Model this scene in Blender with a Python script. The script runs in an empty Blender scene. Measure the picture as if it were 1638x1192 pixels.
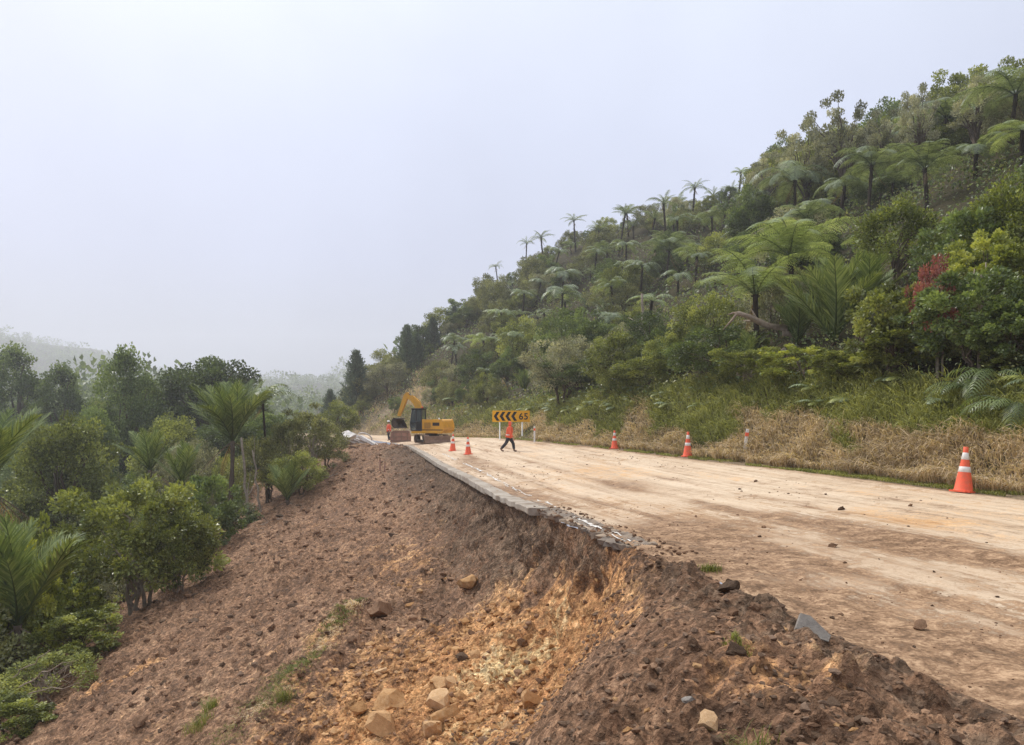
import bpy, bmesh, math, random
import numpy as np
from mathutils import Vector, Matrix, Euler

random.seed(11)
RNG = np.random.default_rng(11)
sc = bpy.context.scene
col = sc.collection
R = math.radians
F, CX, HY = 1180.0, 819.0, 662.0          # focal length in photo pixels, optical axis column, horizon row

# ------------------------------------------------------------------ camera
cam_d = bpy.data.cameras.new('camera')
cam = bpy.data.objects.new('camera', cam_d); col.objects.link(cam)
cam_d.sensor_width = 36.0
cam_d.lens = 36.0 * F / 1638.0
cam_d.shift_y = 66.0 / 1638.0
cam_d.clip_start = 0.1; cam_d.clip_end = 6000
cam.location = (0, 0, 0); cam.rotation_euler = (R(90), 0, 0)
sc.camera = cam

# ------------------------------------------------------------------ sky and sun
SUN_EL, SUN_AZ = 46.0, -48.0               # azimuth measured from +y towards +x
world = bpy.data.worlds.new('World'); sc.world = world; world.use_nodes = True
nt = world.node_tree; nt.nodes.clear()
def N(t, typ, **kw):
    n = t.nodes.new(typ)
    for k, v in kw.items(): setattr(n, k, v)
    return n
wo = N(nt, 'ShaderNodeOutputWorld'); bg = N(nt, 'ShaderNodeBackground'); bg.inputs['Strength'].default_value = 0.1
sky = N(nt, 'ShaderNodeTexSky', sky_type='NISHITA', sun_disc=False)
sky.sun_elevation = R(SUN_EL); sky.sun_rotation = R(SUN_AZ); sky.dust_density = 4.0; sky.air_density = 1.0
tc = N(nt, 'ShaderNodeTexCoord'); sep = N(nt, 'ShaderNodeSeparateXYZ')
nt.links.new(tc.outputs['Generated'], sep.inputs[0])
rmp = N(nt, 'ShaderNodeValToRGB')          # overcast cloud deck: paler and brighter towards the zenith
e = rmp.color_ramp.elements
e[0].position = 0.0; e[0].color = (0.475, 0.50, 0.585, 1)
e[1].position = 1.0; e[1].color = (1.3, 1.3, 1.3, 1)
x = e.new(0.2); x.color = (0.525, 0.565, 0.73, 1)
x = e.new(0.36); x.color = (0.565, 0.61, 0.76, 1)
x = e.new(0.5); x.color = (0.635, 0.68, 0.795, 1)
nt.links.new(sep.outputs['Z'], rmp.inputs[0])
nz = N(nt, 'ShaderNodeTexNoise'); nz.inputs['Scale'].default_value = 1.3; nz.inputs['Detail'].default_value = 4.5
nt.links.new(tc.outputs['Generated'], nz.inputs['Vector'])
mr = N(nt, 'ShaderNodeMapRange'); mr.inputs['From Min'].default_value = .3; mr.inputs['From Max'].default_value = .7
mr.inputs['To Min'].default_value = 5.5; mr.inputs['To Max'].default_value = 7.9
nt.links.new(nz.outputs['Fac'], mr.inputs[0])
dp = N(nt, 'ShaderNodeVectorMath', operation='DOT_PRODUCT')     # the cloud is brightest around the hidden sun
nt.links.new(tc.outputs['Generated'], dp.inputs[0]); dp.inputs[1].default_value = (math.sin(R(SUN_AZ))*math.cos(R(SUN_EL)), math.cos(R(SUN_AZ))*math.cos(R(SUN_EL)), math.sin(R(SUN_EL)))
gw = N(nt, 'ShaderNodeMapRange'); gw.inputs['From Min'].default_value = .70; gw.inputs['From Max'].default_value = 1.; gw.inputs['To Min'].default_value = 1.; gw.inputs['To Max'].default_value = 1.25; gw.interpolation_type = 'SMOOTHSTEP'
nt.links.new(dp.outputs['Value'], gw.inputs[0])
mm = N(nt, 'ShaderNodeMath', operation='MULTIPLY'); nt.links.new(mr.outputs[0], mm.inputs[0]); nt.links.new(gw.outputs[0], mm.inputs[1])
vm = N(nt, 'ShaderNodeVectorMath', operation='SCALE')
nt.links.new(rmp.outputs[0], vm.inputs[0]); nt.links.new(mm.outputs[0], vm.inputs['Scale'])
mx = N(nt, 'ShaderNodeMixRGB'); mx.inputs[0].default_value = 0.93
nt.links.new(sky.outputs[0], mx.inputs[1]); nt.links.new(vm.outputs[0], mx.inputs[2])
nt.links.new(mx.outputs[0], bg.inputs[0]); nt.links.new(bg.outputs[0], wo.inputs[0])

sun_d = bpy.data.lights.new('sun', 'SUN'); sun_d.energy = 1.5; sun_d.angle = R(10); sun_d.color = (1, .95, .87)
sun = bpy.data.objects.new('sun', sun_d); col.objects.link(sun)
sdir = Vector((math.sin(R(SUN_AZ))*math.cos(R(SUN_EL)), math.cos(R(SUN_AZ))*math.cos(R(SUN_EL)), math.sin(R(SUN_EL))))
sun.rotation_euler = sdir.to_track_quat('Z', 'Y').to_euler()

sc.view_settings.view_transform = 'Standard'; sc.view_settings.look = 'None'
sc.view_settings.exposure = 0.80; sc.view_settings.gamma = 1.0
sc.render.engine = 'CYCLES'
cy = sc.cycles
cy.max_bounces = 6; cy.diffuse_bounces = 3; cy.glossy_bounces = 2; cy.transmission_bounces = 3
cy.volume_bounces = 2; cy.transparent_max_bounces = 6; cy.caustics_reflective = False; cy.caustics_refractive = False
cy.use_denoising = True; cy.denoiser = 'OPENIMAGEDENOISE'; cy.denoising_input_passes = 'RGB_ALBEDO_NORMAL'; cy.denoising_prefilter = 'NONE'; cy.use_adaptive_sampling = False; cy.sample_clamp_indirect = 3.0

# ------------------------------------------------------------------ numeric helpers
def _h(ix, iy, iz, s):
    n = (ix.astype(np.int64)*374761393 + iy.astype(np.int64)*668265263 + iz.astype(np.int64)*2147483647 + s*974634777) & 0x7fffffff
    n = ((n ^ (n >> 13)) * 1274126177) & 0x7fffffff
    n = (n ^ (n >> 16))
    return (n & 0xffff) / 32767.5 - 1.0
def vnoise(x, y, z=None, s=0):
    x = np.asarray(x, float); y = np.asarray(y, float)
    z = np.zeros_like(x) if z is None else np.asarray(z, float)
    ix, iy, iz = np.floor(x), np.floor(y), np.floor(z)
    fx, fy, fz = x-ix, y-iy, z-iz
    fx, fy, fz = [f*f*(3-2*f) for f in (fx, fy, fz)]
    ix, iy, iz = ix.astype(np.int64), iy.astype(np.int64), iz.astype(np.int64)
    o = 0
    for dx in (0, 1):
        for dy in (0, 1):
            for dz in (0, 1):
                w = (fx if dx else 1-fx)*(fy if dy else 1-fy)*(fz if dz else 1-fz)
                o = o + w*_h(ix+dx, iy+dy, iz+dz, s)
    return o
def fbm(x, y, z=None, s=0, o=4, g=.5):
    a, t, r = 1., 0., 0.
    x = np.asarray(x, float); y = np.asarray(y, float)
    for k in range(o):
        r = r + a*vnoise(x*2**k+k*7.3, y*2**k-k*3.1, None if z is None else z*2**k, s+k); t += a; a *= g
    return r/t
def cells(x, y, s=0):
    """rounded clods: 1 at a cell's centre, 0 at its border, and a random value for each cell"""
    ix, iy = np.floor(x), np.floor(y)
    d1 = np.full(x.shape, 9.); d2 = np.full(x.shape, 9.); val = np.zeros(x.shape)
    for dx in (-1, 0, 1):
        for dy in (-1, 0, 1):
            cx, cy_ = ix+dx, iy+dy
            zx = np.zeros_like(cx)
            px = cx+.5+.45*_h(cx, cy_, zx, s); py = cy_+.5+.45*_h(cx, cy_, zx, s+1)
            d = np.hypot(x-px, y-py); v = _h(cx, cy_, zx, s+2)
            nearer = d < d1
            d2 = np.where(nearer, d1, np.minimum(d2, d)); val = np.where(nearer, v, val); d1 = np.where(nearer, d, d1)
    return np.clip((d2-d1)*1.4, 0, 1), val
def sstep(a, b, x):
    t = np.clip((np.asarray(x, float)-a)/(b-a), 0, 1); return t*t*(3-2*t)
def smin(a, b, k): 
    h = np.clip(.5+.5*(b-a)/k, 0, 1); return b*(1-h)+a*h-k*h*(1-h)
def smax(a, b, k): return -smin(-a, -b, k)

# ------------------------------------------------------------------ the lie of the land (camera at z = 0)
RE = np.array([(12.6, -20), (11.6, 0), (9.3, 13.3), (8.3, 18), (6.2, 25.8), (4.4, 33), (1.7, 42.5), (-1.0, 54), (-3.3, 62), (-7.4, 73),
               (-14.8, 88), (-27, 104), (-45, 118), (-75, 130), (-200, 165), (-1500, 480)], float)
LE = np.array([(7.4, -20), (3.4, 0), (-7.4, 54), (-10.2, 62), (-14.5, 73), (-22, 86), (-33, 98), (-50, 109), (-78, 120), (-200, 152), (-1500, 470)], float)
def xr(y): return np.interp(y, RE[:, 1], RE[:, 0])
def xl(y): return np.interp(y, LE[:, 1], LE[:, 0])
def zl(y): return np.interp(y, [-20, 0, 10, 18, 34, 54, 80, 130], [-1.5, -1.57, -1.72, -2.0, -2.22, -2.35, -2.6, -3])
def zr(y): return np.interp(y, [-20, 13, 26, 42, 54, 62, 73, 88, 130], [-1.5, -1.56, -1.58, -1.62, -1.78, -2.0, -2.3, -2.6, -3])
def road_base(x, y):
    a, b = xl(y), xr(y); v = np.clip((x-a)/(b-a), 0, 1)
    return zl(y)*(1-v)+zr(y)*v
def road_z(x, y):
    u = x-xl(y)
    z = road_base(x, y)
    rut = .020*vnoise(u*2.3, y*.10, None, 31)+.012*vnoise(u*6.0, y*.16, None, 32)
    lump = .018*fbm(x*2.2, y*2.2, None, 33, 4)+.010*fbm(u*4., y*1.2, None, 36, 3)
    rough = np.exp(-np.clip(u, 0, None)/1.4)*sstep(13, 8, y)
    lump = lump+rough*(.09*np.abs(fbm(x*1.4, y*1.4, None, 34, 3))+.03*np.abs(fbm(x*6, y*6, None, 35, 2)))
    return z+rut+lump

TAIL = [(-16, -9.2), (-30, -13.), (-60, -16.)]
ST = {
 -20: [(-11, -6.8), (-6, -3.6), (-3, -1.8), (0, -1.5)],
 0: [(-11, -6.8), (-8, -5.2), (-6, -3.6), (-4.5, -2.2), (-3.4, -1.75), (-1, -1.6), (0, -1.57)],
 3: [(-11, -7.0), (-7.5, -5.3), (-5, -3.7), (-3.6, -2.5), (-2.6, -1.8), (-1.9, -1.52), (-1.3, -1.43), (-.6, -1.52), (0, -1.57)],
 5: [(-11, -7.0), (-7, -5.4), (-4.5, -4.1), (-3, -3.0), (-2.2, -2.2), (-1.6, -1.7), (-1.1, -1.42), (-.5, -1.50), (0, -1.6)],
 6.8: [(-11, -7.05), (-7, -5.6), (-4.5, -4.5), (-3, -3.8), (-1.92, -3.1), (-1.4, -2.3), (-.9, -1.68), (-.5, -1.50), (0, -1.62)],
 8.5: [(-11, -7.1), (-7, -5.7), (-5, -4.95), (-3, -4.3), (-1.5, -3.55), (-.9, -2.95), (-.45, -1.98), (-.15, -1.66), (0, -1.66)],
 9.8: [(-11, -7.1), (-7.5, -5.9), (-5, -4.9), (-3.6, -4.62), (-2.5, -4.3), (-1, -3.68), (-.45, -3.05), (-.15, -2.0), (0, -1.72)],
 12: [(-11, -7.1), (-7.5, -5.8), (-5.2, -4.75), (-4.7, -4.52), (-3.8, -4.62), (-2.5, -4.3), (-1, -3.78), (-.4, -3.45), (-.1, -2.2), (0, -1.85)],
 16: [(-11, -7.0), (-8, -5.9), (-5.0, -4.75), (-4.0, -4.3), (-3.3, -4.48), (-2, -4.3), (-.8, -3.95), (-.28, -3.05), (0, -2.05)],
 22: [(-11, -6.85), (-7, -5.5), (-4, -4.7), (-2, -4.3), (-1.1, -4.0), (-.35, -3.0), (0, -2.25)],
 32: [(-10, -6.5), (-6, -5.2), (-3, -4.2), (-1.5, -3.5), (-.4, -2.8), (0, -2.4)],
 44: [(-10, -5.9), (-6, -4.5), (-3, -3.35), (-1, -2.75), (0, -2.5)],
 54: [(-12, -6.2), (-10, -5.1), (-7.5, -4.1), (-5, -3.05), (-2.6, -2.42), (0, -2.45)],
 62: [(-12, -5.2), (-8, -4), (-5, -3.0), (-2, -2.6), (0, -2.6)],
 130: [(-12, -5.6), (-8, -4.4), (-5, -3.4), (-2, -3.05), (0, -3.0)],
}
UG = -np.concatenate([np.linspace(0, 2, 81), np.linspace(2.05, 12, 200), np.linspace(12.2, 60, 120)])[::-1]
YS = np.array(sorted(ST)); TAB = np.zeros((len(YS), len(UG)))
for i, yy in enumerate(YS):
    p = np.array(sorted(ST[yy]+TAIL)); TAB[i] = np.interp(UG, p[:, 0], p[:, 1])
YG = np.arange(-20, 130.01, .25)
TB = np.zeros((len(YG), len(UG)))
for j in range(len(UG)): TB[:, j] = np.interp(YG, YS, TAB[:, j])
for _ in range(6):                                              # soften the stations along the road
    q = TB.copy(); q[1:-1] = (TB[:-2]+2*TB[1:-1]+TB[2:])/4; TB = q
def table(u, y):
    iu = np.interp(u, UG, np.arange(len(UG))); iy = np.clip((np.asarray(y)+20)/.25, 0, len(YG)-1.001)
    a = np.clip(np.floor(iu).astype(int), 0, len(UG)-2); b = np.floor(iy).astype(int)
    fu, fy = iu-a, iy-b
    return (TB[b, a]*(1-fu)+TB[b, a+1]*fu)*(1-fy)+(TB[b+1, a]*(1-fu)+TB[b+1, a+1]*fu)*fy
def valley(x, y):
    w = -14+15*sstep(40, 110, -x)*sstep(60, 150, y)+2.2*np.sin(x*.05+y*.03)+1.6*np.sin(x*.021-y*.043+1.3)
    far = (44+70*sstep(470, 860, -x)+7*np.sin(x*.009+y*.002)+5*np.sin(x*.02-y*.007+2)+3*np.sin(x*.05+1))*sstep(480, 1150, y)
    return w+far
def hill(x, y):
    pts = np.stack([x, y], -1)
    best = np.full(x.shape, 1e9)
    for k in range(len(RE)-1):
        a, b = RE[k], RE[k+1]; ab = b-a
        t = np.clip(((pts-a)@ab)/(ab@ab), 0, 1)
        d = np.hypot(pts[..., 0]-(a[0]+t*ab[0]), pts[..., 1]-(a[1]+t*ab[1]))
        best = np.minimum(best, d)
    s = best
    k = np.interp(y, [0, 30, 60, 90, 120], [.58, .62, .62, .70, .72])
    z = zr(y)+.03*np.clip(s/.8, 0, 1)+.88*np.clip(s-.8, 0, 2.7)
    se = np.clip(s-3.5, 0, None)
    lim = np.interp(y, [0, 25, 45, 70, 100, 140], [15, 19, 30, 38, 41, 44])
    se = smin(se, lim+.06*se, 6.)
    rise = k*np.clip(se, 0, None)
    top = 20.0+.87*(x+.12*(y-100))
    z2 = z+rise
    h = smin(z2, top, 4.)
    return np.where(y > 75, smax(h, valley(x, y), 3.), z2+(h-z2)*sstep(55, 75, y)), s
def ground(x, y):
    x = np.asarray(x, float); y = np.asarray(y, float)
    u = x-xl(y)
    left = table(u, y)
    lw = sstep(-18, -45, u); left = left*(1-lw)+valley(x, y)*lw
    hz, s = hill(x, y)
    out = np.where(u < 0, left, np.where(x > xr(y), hz, road_base(x, y)))
    return out
def g1(x, y): return float(ground(np.array([x]), np.array([y]))[0])
def proj(x, y, z): return CX+F*x/y, HY-F*z/y
_YM = np.concatenate([np.arange(2.5, 40, .05), np.arange(40, 400, .2)])
def solve(px, py, h=0., ymin=2.5, ymax=400):
    """the spot on the land where the line of sight through a photo pixel passes h above the ground"""
    y = _YM[(_YM >= ymin) & (_YM <= ymax)]
    x = (px-CX)/F*y; z = (HY-py)/F*y
    gap = z-ground(x, y)
    i = np.argmax(gap <= h) if (gap <= h).any() else int(np.argmin(gap))
    return float(x[i]), float(y[i]), float(z[i]), float(gap[i])

# ------------------------------------------------------------------ mesh and object helpers
class MB:
    """collects vertices and faces for one mesh"""
    def __init__(s): s.v = []; s.l = []; s.n = []; s.c = 0; s.a = []
    def add(s, v, f, a=None):
        v = np.asarray(v, float).reshape(-1, 3); f = np.asarray(f, int)
        s.v.append(v); s.l.append((f+s.c).ravel()); s.n.append(np.full(len(f), f.shape[1], int)); s.c += len(v)
        s.a.append(np.zeros(len(v)) if a is None else np.broadcast_to(np.asarray(a, float), (len(v),)))
        return s
    def mesh(s, name, mat=None, smooth=False, attr=None):
        me = bpy.data.meshes.new(name)
        v = np.concatenate(s.v); l = np.concatenate(s.l); n = np.concatenate(s.n)
        me.vertices.add(len(v)); me.vertices.foreach_set('co', v.astype(np.float32).ravel())
        me.loops.add(len(l)); me.loops.foreach_set('vertex_index', l.astype(np.int32))
        me.polygons.add(len(n)); st = np.concatenate([[0], np.cumsum(n)[:-1]])
        me.polygons.foreach_set('loop_start', st.astype(np.int32)); me.polygons.foreach_set('loop_total', n.astype(np.int32))
        me.polygons.foreach_set('use_smooth', np.full(len(n), smooth))
        if attr:
            at_ = me.attributes.new(attr, 'FLOAT', 'POINT'); at_.data.foreach_set('value', np.concatenate(s.a).astype(np.float32))
        me.update(calc_edges=True); me.validate()
        if mat: me.materials.append(mat)
        return me
    def build(s, name, mat, parent=None, smooth=False, attr=None): return obj(name, s.mesh(name, mat, smooth, attr), parent)
def obj(name, me, parent=None, loc=None, rot=None, scale=None):
    o = bpy.data.objects.new(name, me); col.objects.link(o)
    if parent is not None: o.parent = parent
    if loc is not None: o.location = loc
    if rot is not None: o.rotation_euler = rot
    if scale is not None: o.scale = (scale,)*3 if np.isscalar(scale) else scale
    return o
def tag(o, label=None, cat=None, group=None, kind=None):
    if label: o['label'] = label
    if cat: o['category'] = cat
    if group: o['group'] = group
    if kind: o['kind'] = kind
    return o
def thing(name, label, cat, loc=(0, 0, 0), rz=0, group=None, scale=None, rot=None):
    return tag(obj(name, None, None, loc, rot or (0, 0, rz), scale), label, cat, group)
def grid_faces(nr, nc):
    i = np.arange(nr-1)[:, None]*nc+np.arange(nc-1)[None, :]
    return np.stack([i, i+1, i+nc+1, i+nc], -1).reshape(-1, 4)
def tube(mb, pts, rad, n=7, cap=True, a=None):
    pts = np.asarray(pts, float); rad = np.broadcast_to(np.asarray(rad, float), (len(pts),))
    t = np.gradient(pts, axis=0); t /= np.linalg.norm(t, axis=1)[:, None]+1e-9
    ref = np.array([0, 0, 1.]) if abs(t[:, 2].mean()) < .8 else np.array([1., 0, 0])
    b = np.cross(t, ref); b /= np.linalg.norm(b, axis=1)[:, None]+1e-9; c = np.cross(b, t)
    an = np.arange(n)/n*2*np.pi
    v = pts[:, None]+rad[:, None, None]*(np.cos(an)[None, :, None]*b[:, None]+np.sin(an)[None, :, None]*c[:, None])
    i = np.arange(len(pts)-1)[:, None]*n; j = np.arange(n)[None]; k = (j+1) % n
    f = np.stack([i+j, i+k, i+n+k, i+n+j], -1).reshape(-1, 4)
    mb.add(v.reshape(-1, 3), f, a)
    if cap:
        base = mb.c-len(pts)*n
        for r0 in (0, (len(pts)-1)*n):
            mb.l.append(np.arange(n)+base+r0); mb.n.append(np.array([n]))
    return mb
def box(mb, c, d, rot=None, a=None):
    x, y, z = [q/2 for q in d]
    v = np.array([[sx*x, sy*y, sz*z] for sx in (-1, 1) for sy in (-1, 1) for sz in (-1, 1)], float)
    if rot is not None: v = v@np.array(Euler(rot).to_matrix()).T
    mb.add(v+np.asarray(c, float), [[0, 1, 3, 2], [4, 6, 7, 5], [0, 4, 5, 1], [2, 3, 7, 6], [0, 2, 6, 4], [1, 5, 7, 3]], a); return mb
def prism(mb, poly, y0, y1):
    """a polygon in x,z extruded from y0 to y1"""
    n = len(poly); v = [(p[0], y0, p[1]) for p in poly]+[(p[0], y1, p[1]) for p in poly]
    b = mb.c; mb.add(v, np.array([[i, (i+1) % n, n+(i+1) % n, n+i] for i in range(n)]))
    mb.l.append(np.arange(n)+b); mb.n.append(np.array([n])); mb.l.append(np.arange(2*n-1, n-1, -1)+b); mb.n.append(np.array([n])); return mb
def lathe(mb, prof, n=20, c=(0, 0, 0)):
    prof = np.asarray(prof, float); an = np.arange(n)/n*2*np.pi
    v = np.stack([prof[:, :1]*np.cos(an), prof[:, :1]*np.sin(an), np.repeat(prof[:, 1:], n, 1)], -1)+np.asarray(c, float)
    i = np.arange(len(prof)-1)[:, None]*n; j = np.arange(n)[None]; k = (j+1) % n
    mb.add(v.reshape(-1, 3), np.stack([i+j, i+k, i+n+k, i+n+j], -1).reshape(-1, 4)); return mb
def bevelled(mb, name, mat, parent, w=.03, seg=2):
    o = mb.build(name, mat, parent)
    m = o.modifiers.new('edge', 'BEVEL'); m.width = w; m.segments = seg; m.limit_method = 'ANGLE'; m.angle_limit = R(40)
    return o

# ------------------------------------------------------------------ materials
def new_mat(name):
    m = bpy.data.materials.new(name); m.use_nodes = True; t = m.node_tree; t.nodes.clear()
    return m, t, N(t, 'ShaderNodeOutputMaterial')
def L(t, a, b): t.links.new(a, b)
def ramp(t, fac, stops):
    r = N(t, 'ShaderNodeValToRGB'); el = r.color_ramp.elements
    for i, (p, c) in enumerate(stops):
        q = el[i] if i < 2 else el.new(p)
        q.position = p; q.color = (*c, 1)
    if fac is not None: L(t, fac, r.inputs[0])
    return r.outputs[0]
def noise(t, vec, scale, detail=4, rough=.55, dist=0.):
    n = N(t, 'ShaderNodeTexNoise'); n.inputs['Scale'].default_value = scale; n.inputs['Detail'].default_value = detail
    n.inputs['Roughness'].default_value = rough; n.inputs['Distortion'].default_value = dist
    if vec is not None: L(t, vec, n.inputs['Vector'])
    return n.outputs['Fac']
def math_(t, op, a, b=None, clamp=False):
    n = N(t, 'ShaderNodeMath', operation=op); n.use_clamp = clamp
    for i, v in enumerate((a, b)):
        if v is None: continue
        if isinstance(v, (int, float)): n.inputs[i].default_value = v
        else: L(t, v, n.inputs[i])
    return n.outputs[0]
def mix(t, f, a, b, mode='MIX'):
    n = N(t, 'ShaderNodeMixRGB', blend_type=mode)
    for i, v in enumerate((f, a, b)):
        if isinstance(v, (int, float)): n.inputs[i].default_value = v
        elif isinstance(v, tuple): n.inputs[i].default_value = (*v, 1)
        else: L(t, v, n.inputs[i])
    return n.outputs[0]
def maprange(t, v, a, b, c=0., d=1.):
    n = N(t, 'ShaderNodeMapRange'); L(t, v, n.inputs[0])
    for i, q in enumerate((a, b, c, d)): n.inputs[i+1].default_value = q
    return n.outputs[0]
def coords(t, kind='Object'): return N(t, 'ShaderNodeTexCoord').outputs[kind]
def scaled(t, vec, s):
    m = N(t, 'ShaderNodeMapping'); m.inputs['Scale'].default_value = s; L(t, vec, m.inputs[0]); return m.outputs[0]
def attr(t, name, out='Fac'):
    a = N(t, 'ShaderNodeAttribute', attribute_name=name); return a.outputs[out]
def pbr(t, out, colr, rough=.8, bump=None, bstr=.3, bdist=.02, spec=.3, metal=0.):
    p = N(t, 'ShaderNodeBsdfPrincipled'); p.inputs['Specular IOR Level'].default_value = spec; p.inputs['Metallic'].default_value = metal
    if isinstance(colr, tuple): p.inputs['Base Color'].default_value = (*colr, 1)
    else: L(t, colr, p.inputs['Base Color'])
    if isinstance(rough, (int, float)): p.inputs['Roughness'].default_value = rough
    else: L(t, rough, p.inputs['Roughness'])
    if bump is not None:
        b = N(t, 'ShaderNodeBump'); b.inputs['Strength'].default_value = bstr; b.inputs['Distance'].default_value = bdist
        L(t, bump, b.inputs['Height']); L(t, b.outputs[0], p.inputs['Normal'])
    L(t, p.outputs[0], out.inputs[0]); return p
def mat_plain(name, c, rough=.6, dirt=None, dscale=4., damt=.5, spec=.4, metal=0., bump=.1):
    """paint, plastic, steel or cloth with some dirt in patches"""
    m, t, o = new_mat(name); v = coords(t)
    n = noise(t, v, dscale, 6, .65)
    c2 = dirt or tuple(q*.6 for q in c)
    k = mix(t, math_(t, 'MULTIPLY', maprange(t, n, .42, .72), damt), c, c2)
    pbr(t, o, k, maprange(t, n, .3, .7, rough*.85, min(1, rough*1.15)), noise(t, v, dscale*9, 3), bump, .01, spec, metal); return m
def mat_leaf(name, cols, trans=.28, rough=.38, spec=.5):
    """foliage: each leaf's own tint and each plant's own shade, some light passing through the blade"""
    m, t, o = new_mat(name)
    tint = attr(t, 'tint'); rnd = N(t, 'ShaderNodeObjectInfo').outputs['Random']
    f = math_(t, 'ADD', math_(t, 'MULTIPLY', tint, .72), math_(t, 'MULTIPLY', rnd, .28))
    c = ramp(t, f, cols)
    p = N(t, 'ShaderNodeBsdfPrincipled'); p.inputs['Roughness'].default_value = rough; p.inputs['Specular IOR Level'].default_value = spec
    L(t, c, p.inputs['Base Color'])
    tr = N(t, 'ShaderNodeBsdfTranslucent'); L(t, mix(t, 1., c, (1.7, 1.6, .7), 'MULTIPLY'), tr.inputs[0])
    ms = N(t, 'ShaderNodeMixShader'); ms.inputs[0].default_value = trans
    L(t, p.outputs[0], ms.inputs[1]); L(t, tr.outputs[0], ms.inputs[2]); L(t, ms.outputs[0], o.inputs[0]); return m

M = {}
# broken soil: brown earth; the slip's orange clay, pale sand and dark topsoil lie where the 'clay' mask of the mesh says
def mat_soil(name):
    m, t, o = new_mat(name); v = coords(t)
    n1 = noise(t, v, 1.1, 6, .62, .6); n2 = noise(t, v, 7., 5, .65, .3); n3 = noise(t, v, 38., 4, .6)
    rot_ = N(t, 'ShaderNodeMapping'); rot_.inputs['Rotation'].default_value = (0, 0, -.2); L(t, v, rot_.inputs[0])
    n0 = noise(t, scaled(t, rot_.outputs[0], (1.1, .16, 1.1)), 1., 5, .6, .3)
    f = math_(t, 'ADD', math_(t, 'ADD', math_(t, 'MULTIPLY', n1, .24), math_(t, 'MULTIPLY', n0, .26)), math_(t, 'ADD', math_(t, 'MULTIPLY', n2, .3), math_(t, 'MULTIPLY', n3, .2)))
    brown = ramp(t, f, [(.40, (.105, .056, .031)), (.62, (.50, .325, .20)), (.47, (.205, .115, .066)), (.54, (.325, .190, .112))])
    org = ramp(t, f, [(.40, (.20, .090, .036)), (.62, (.80, .53, .29)), (.47, (.42, .205, .088)), (.54, (.60, .33, .145))])
    pale = ramp(t, f, [(.40, (.50, .31, .13)), (.62, (.86, .67, .40)), (.5, (.72, .51, .25))])
    dark = ramp(t, f, [(.40, (.055, .034, .021)), (.62, (.31, .21, .138)), (.5, (.140, .089, .056))])
    a = N(t, 'ShaderNodeAttribute', attribute_name='clay'); sp = N(t, 'ShaderNodeSeparateColor'); L(t, a.outputs['Color'], sp.inputs[0])
    def edge(ch):
        return maprange(t, math_(t, 'ADD', sp.outputs[ch], math_(t, 'MULTIPLY', math_(t, 'SUBTRACT', math_(t, 'ADD', math_(t, 'MULTIPLY', n1, .5), math_(t, 'MULTIPLY', n2, .5)), .5), math_(t, 'MULTIPLY', math_(t, 'MINIMUM', math_(t, 'MULTIPLY', sp.outputs[ch], 4.), 1.), 3.6))), .30, .72)
    c = mix(t, edge(2), brown, dark); c = mix(t, edge(0), c, org); c = mix(t, edge(1), c, pale)
    for sc_, am in ((9., .5), (24., .5)):                            # each clod has its own shade
        vc = N(t, 'ShaderNodeTexVoronoi'); vc.inputs['Scale'].default_value = sc_; L(t, scaled(t, v, (1, 1, 1)), vc.inputs['Vector'])
        sh = N(t, 'ShaderNodeSeparateColor'); L(t, vc.outputs['Color'], sh.inputs[0])
        g_ = maprange(t, sh.outputs[0], 0, 1, 1-am*.75, 1+am*.75); cb = N(t, 'ShaderNodeCombineColor'); [L(t, g_, cb.inputs[q]) for q in range(3)]
        c = mix(t, 1., c, cb.outputs[0], 'MULTIPLY')
    vo = N(t, 'ShaderNodeTexVoronoi', feature='SMOOTH_F1'); vo.inputs['Scale'].default_value = 16; L(t, v, vo.inputs['Vector'])
    bh = math_(t, 'SUBTRACT', math_(t, 'ADD', n2, math_(t, 'MULTIPLY', n3, .5)), math_(t, 'MULTIPLY', vo.outputs['Distance'], .6))
    pbr(t, o, c, maprange(t, n1, .3, .7, .7, .97), bh, .9, .09, .2); return m
M['soil'] = mat_soil('broken_soil')
def mat_clod(name, cols, rough=.9):
    m, t, o = new_mat(name); v = coords(t); rnd = N(t, 'ShaderNodeObjectInfo').outputs['Random']
    n = noise(t, v, 6., 6, .65, .3)
    f = math_(t, 'ADD', math_(t, 'MULTIPLY', n, .55), math_(t, 'ADD', math_(t, 'MULTIPLY', rnd, .2), math_(t, 'MULTIPLY', attr(t, 'tint'), .3)))
    pbr(t, o, ramp(t, f, cols), rough, noise(t, v, 22., 6, .7), .6, .04, .2); return m
M['clod_brown'] = mat_clod('brown_clod', [(.25, (.09, .050, .030)), (.8, (.42, .26, .16)), (.5, (.21, .122, .072))])
M['clod_orange'] = mat_clod('orange_rock', [(.25, (.26, .12, .045)), (.8, (.76, .52, .30)), (.5, (.50, .28, .12))])
M['clod_dark'] = mat_clod('dark_clod', [(.25, (.050, .032, .02)), (.8, (.24, .16, .11)), (.5, (.12, .076, .048))])
M['clod_pale'] = mat_clod('pale_orange_rock', [(.25, (.40, .22, .10)), (.8, (.80, .58, .36)), (.5, (.60, .365, .18))])
M['clod_grey'] = mat_clod('grey_stone', [(.25, (.16, .14, .125)), (.8, (.55, .50, .44)), (.5, (.30, .27, .235))])
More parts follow.
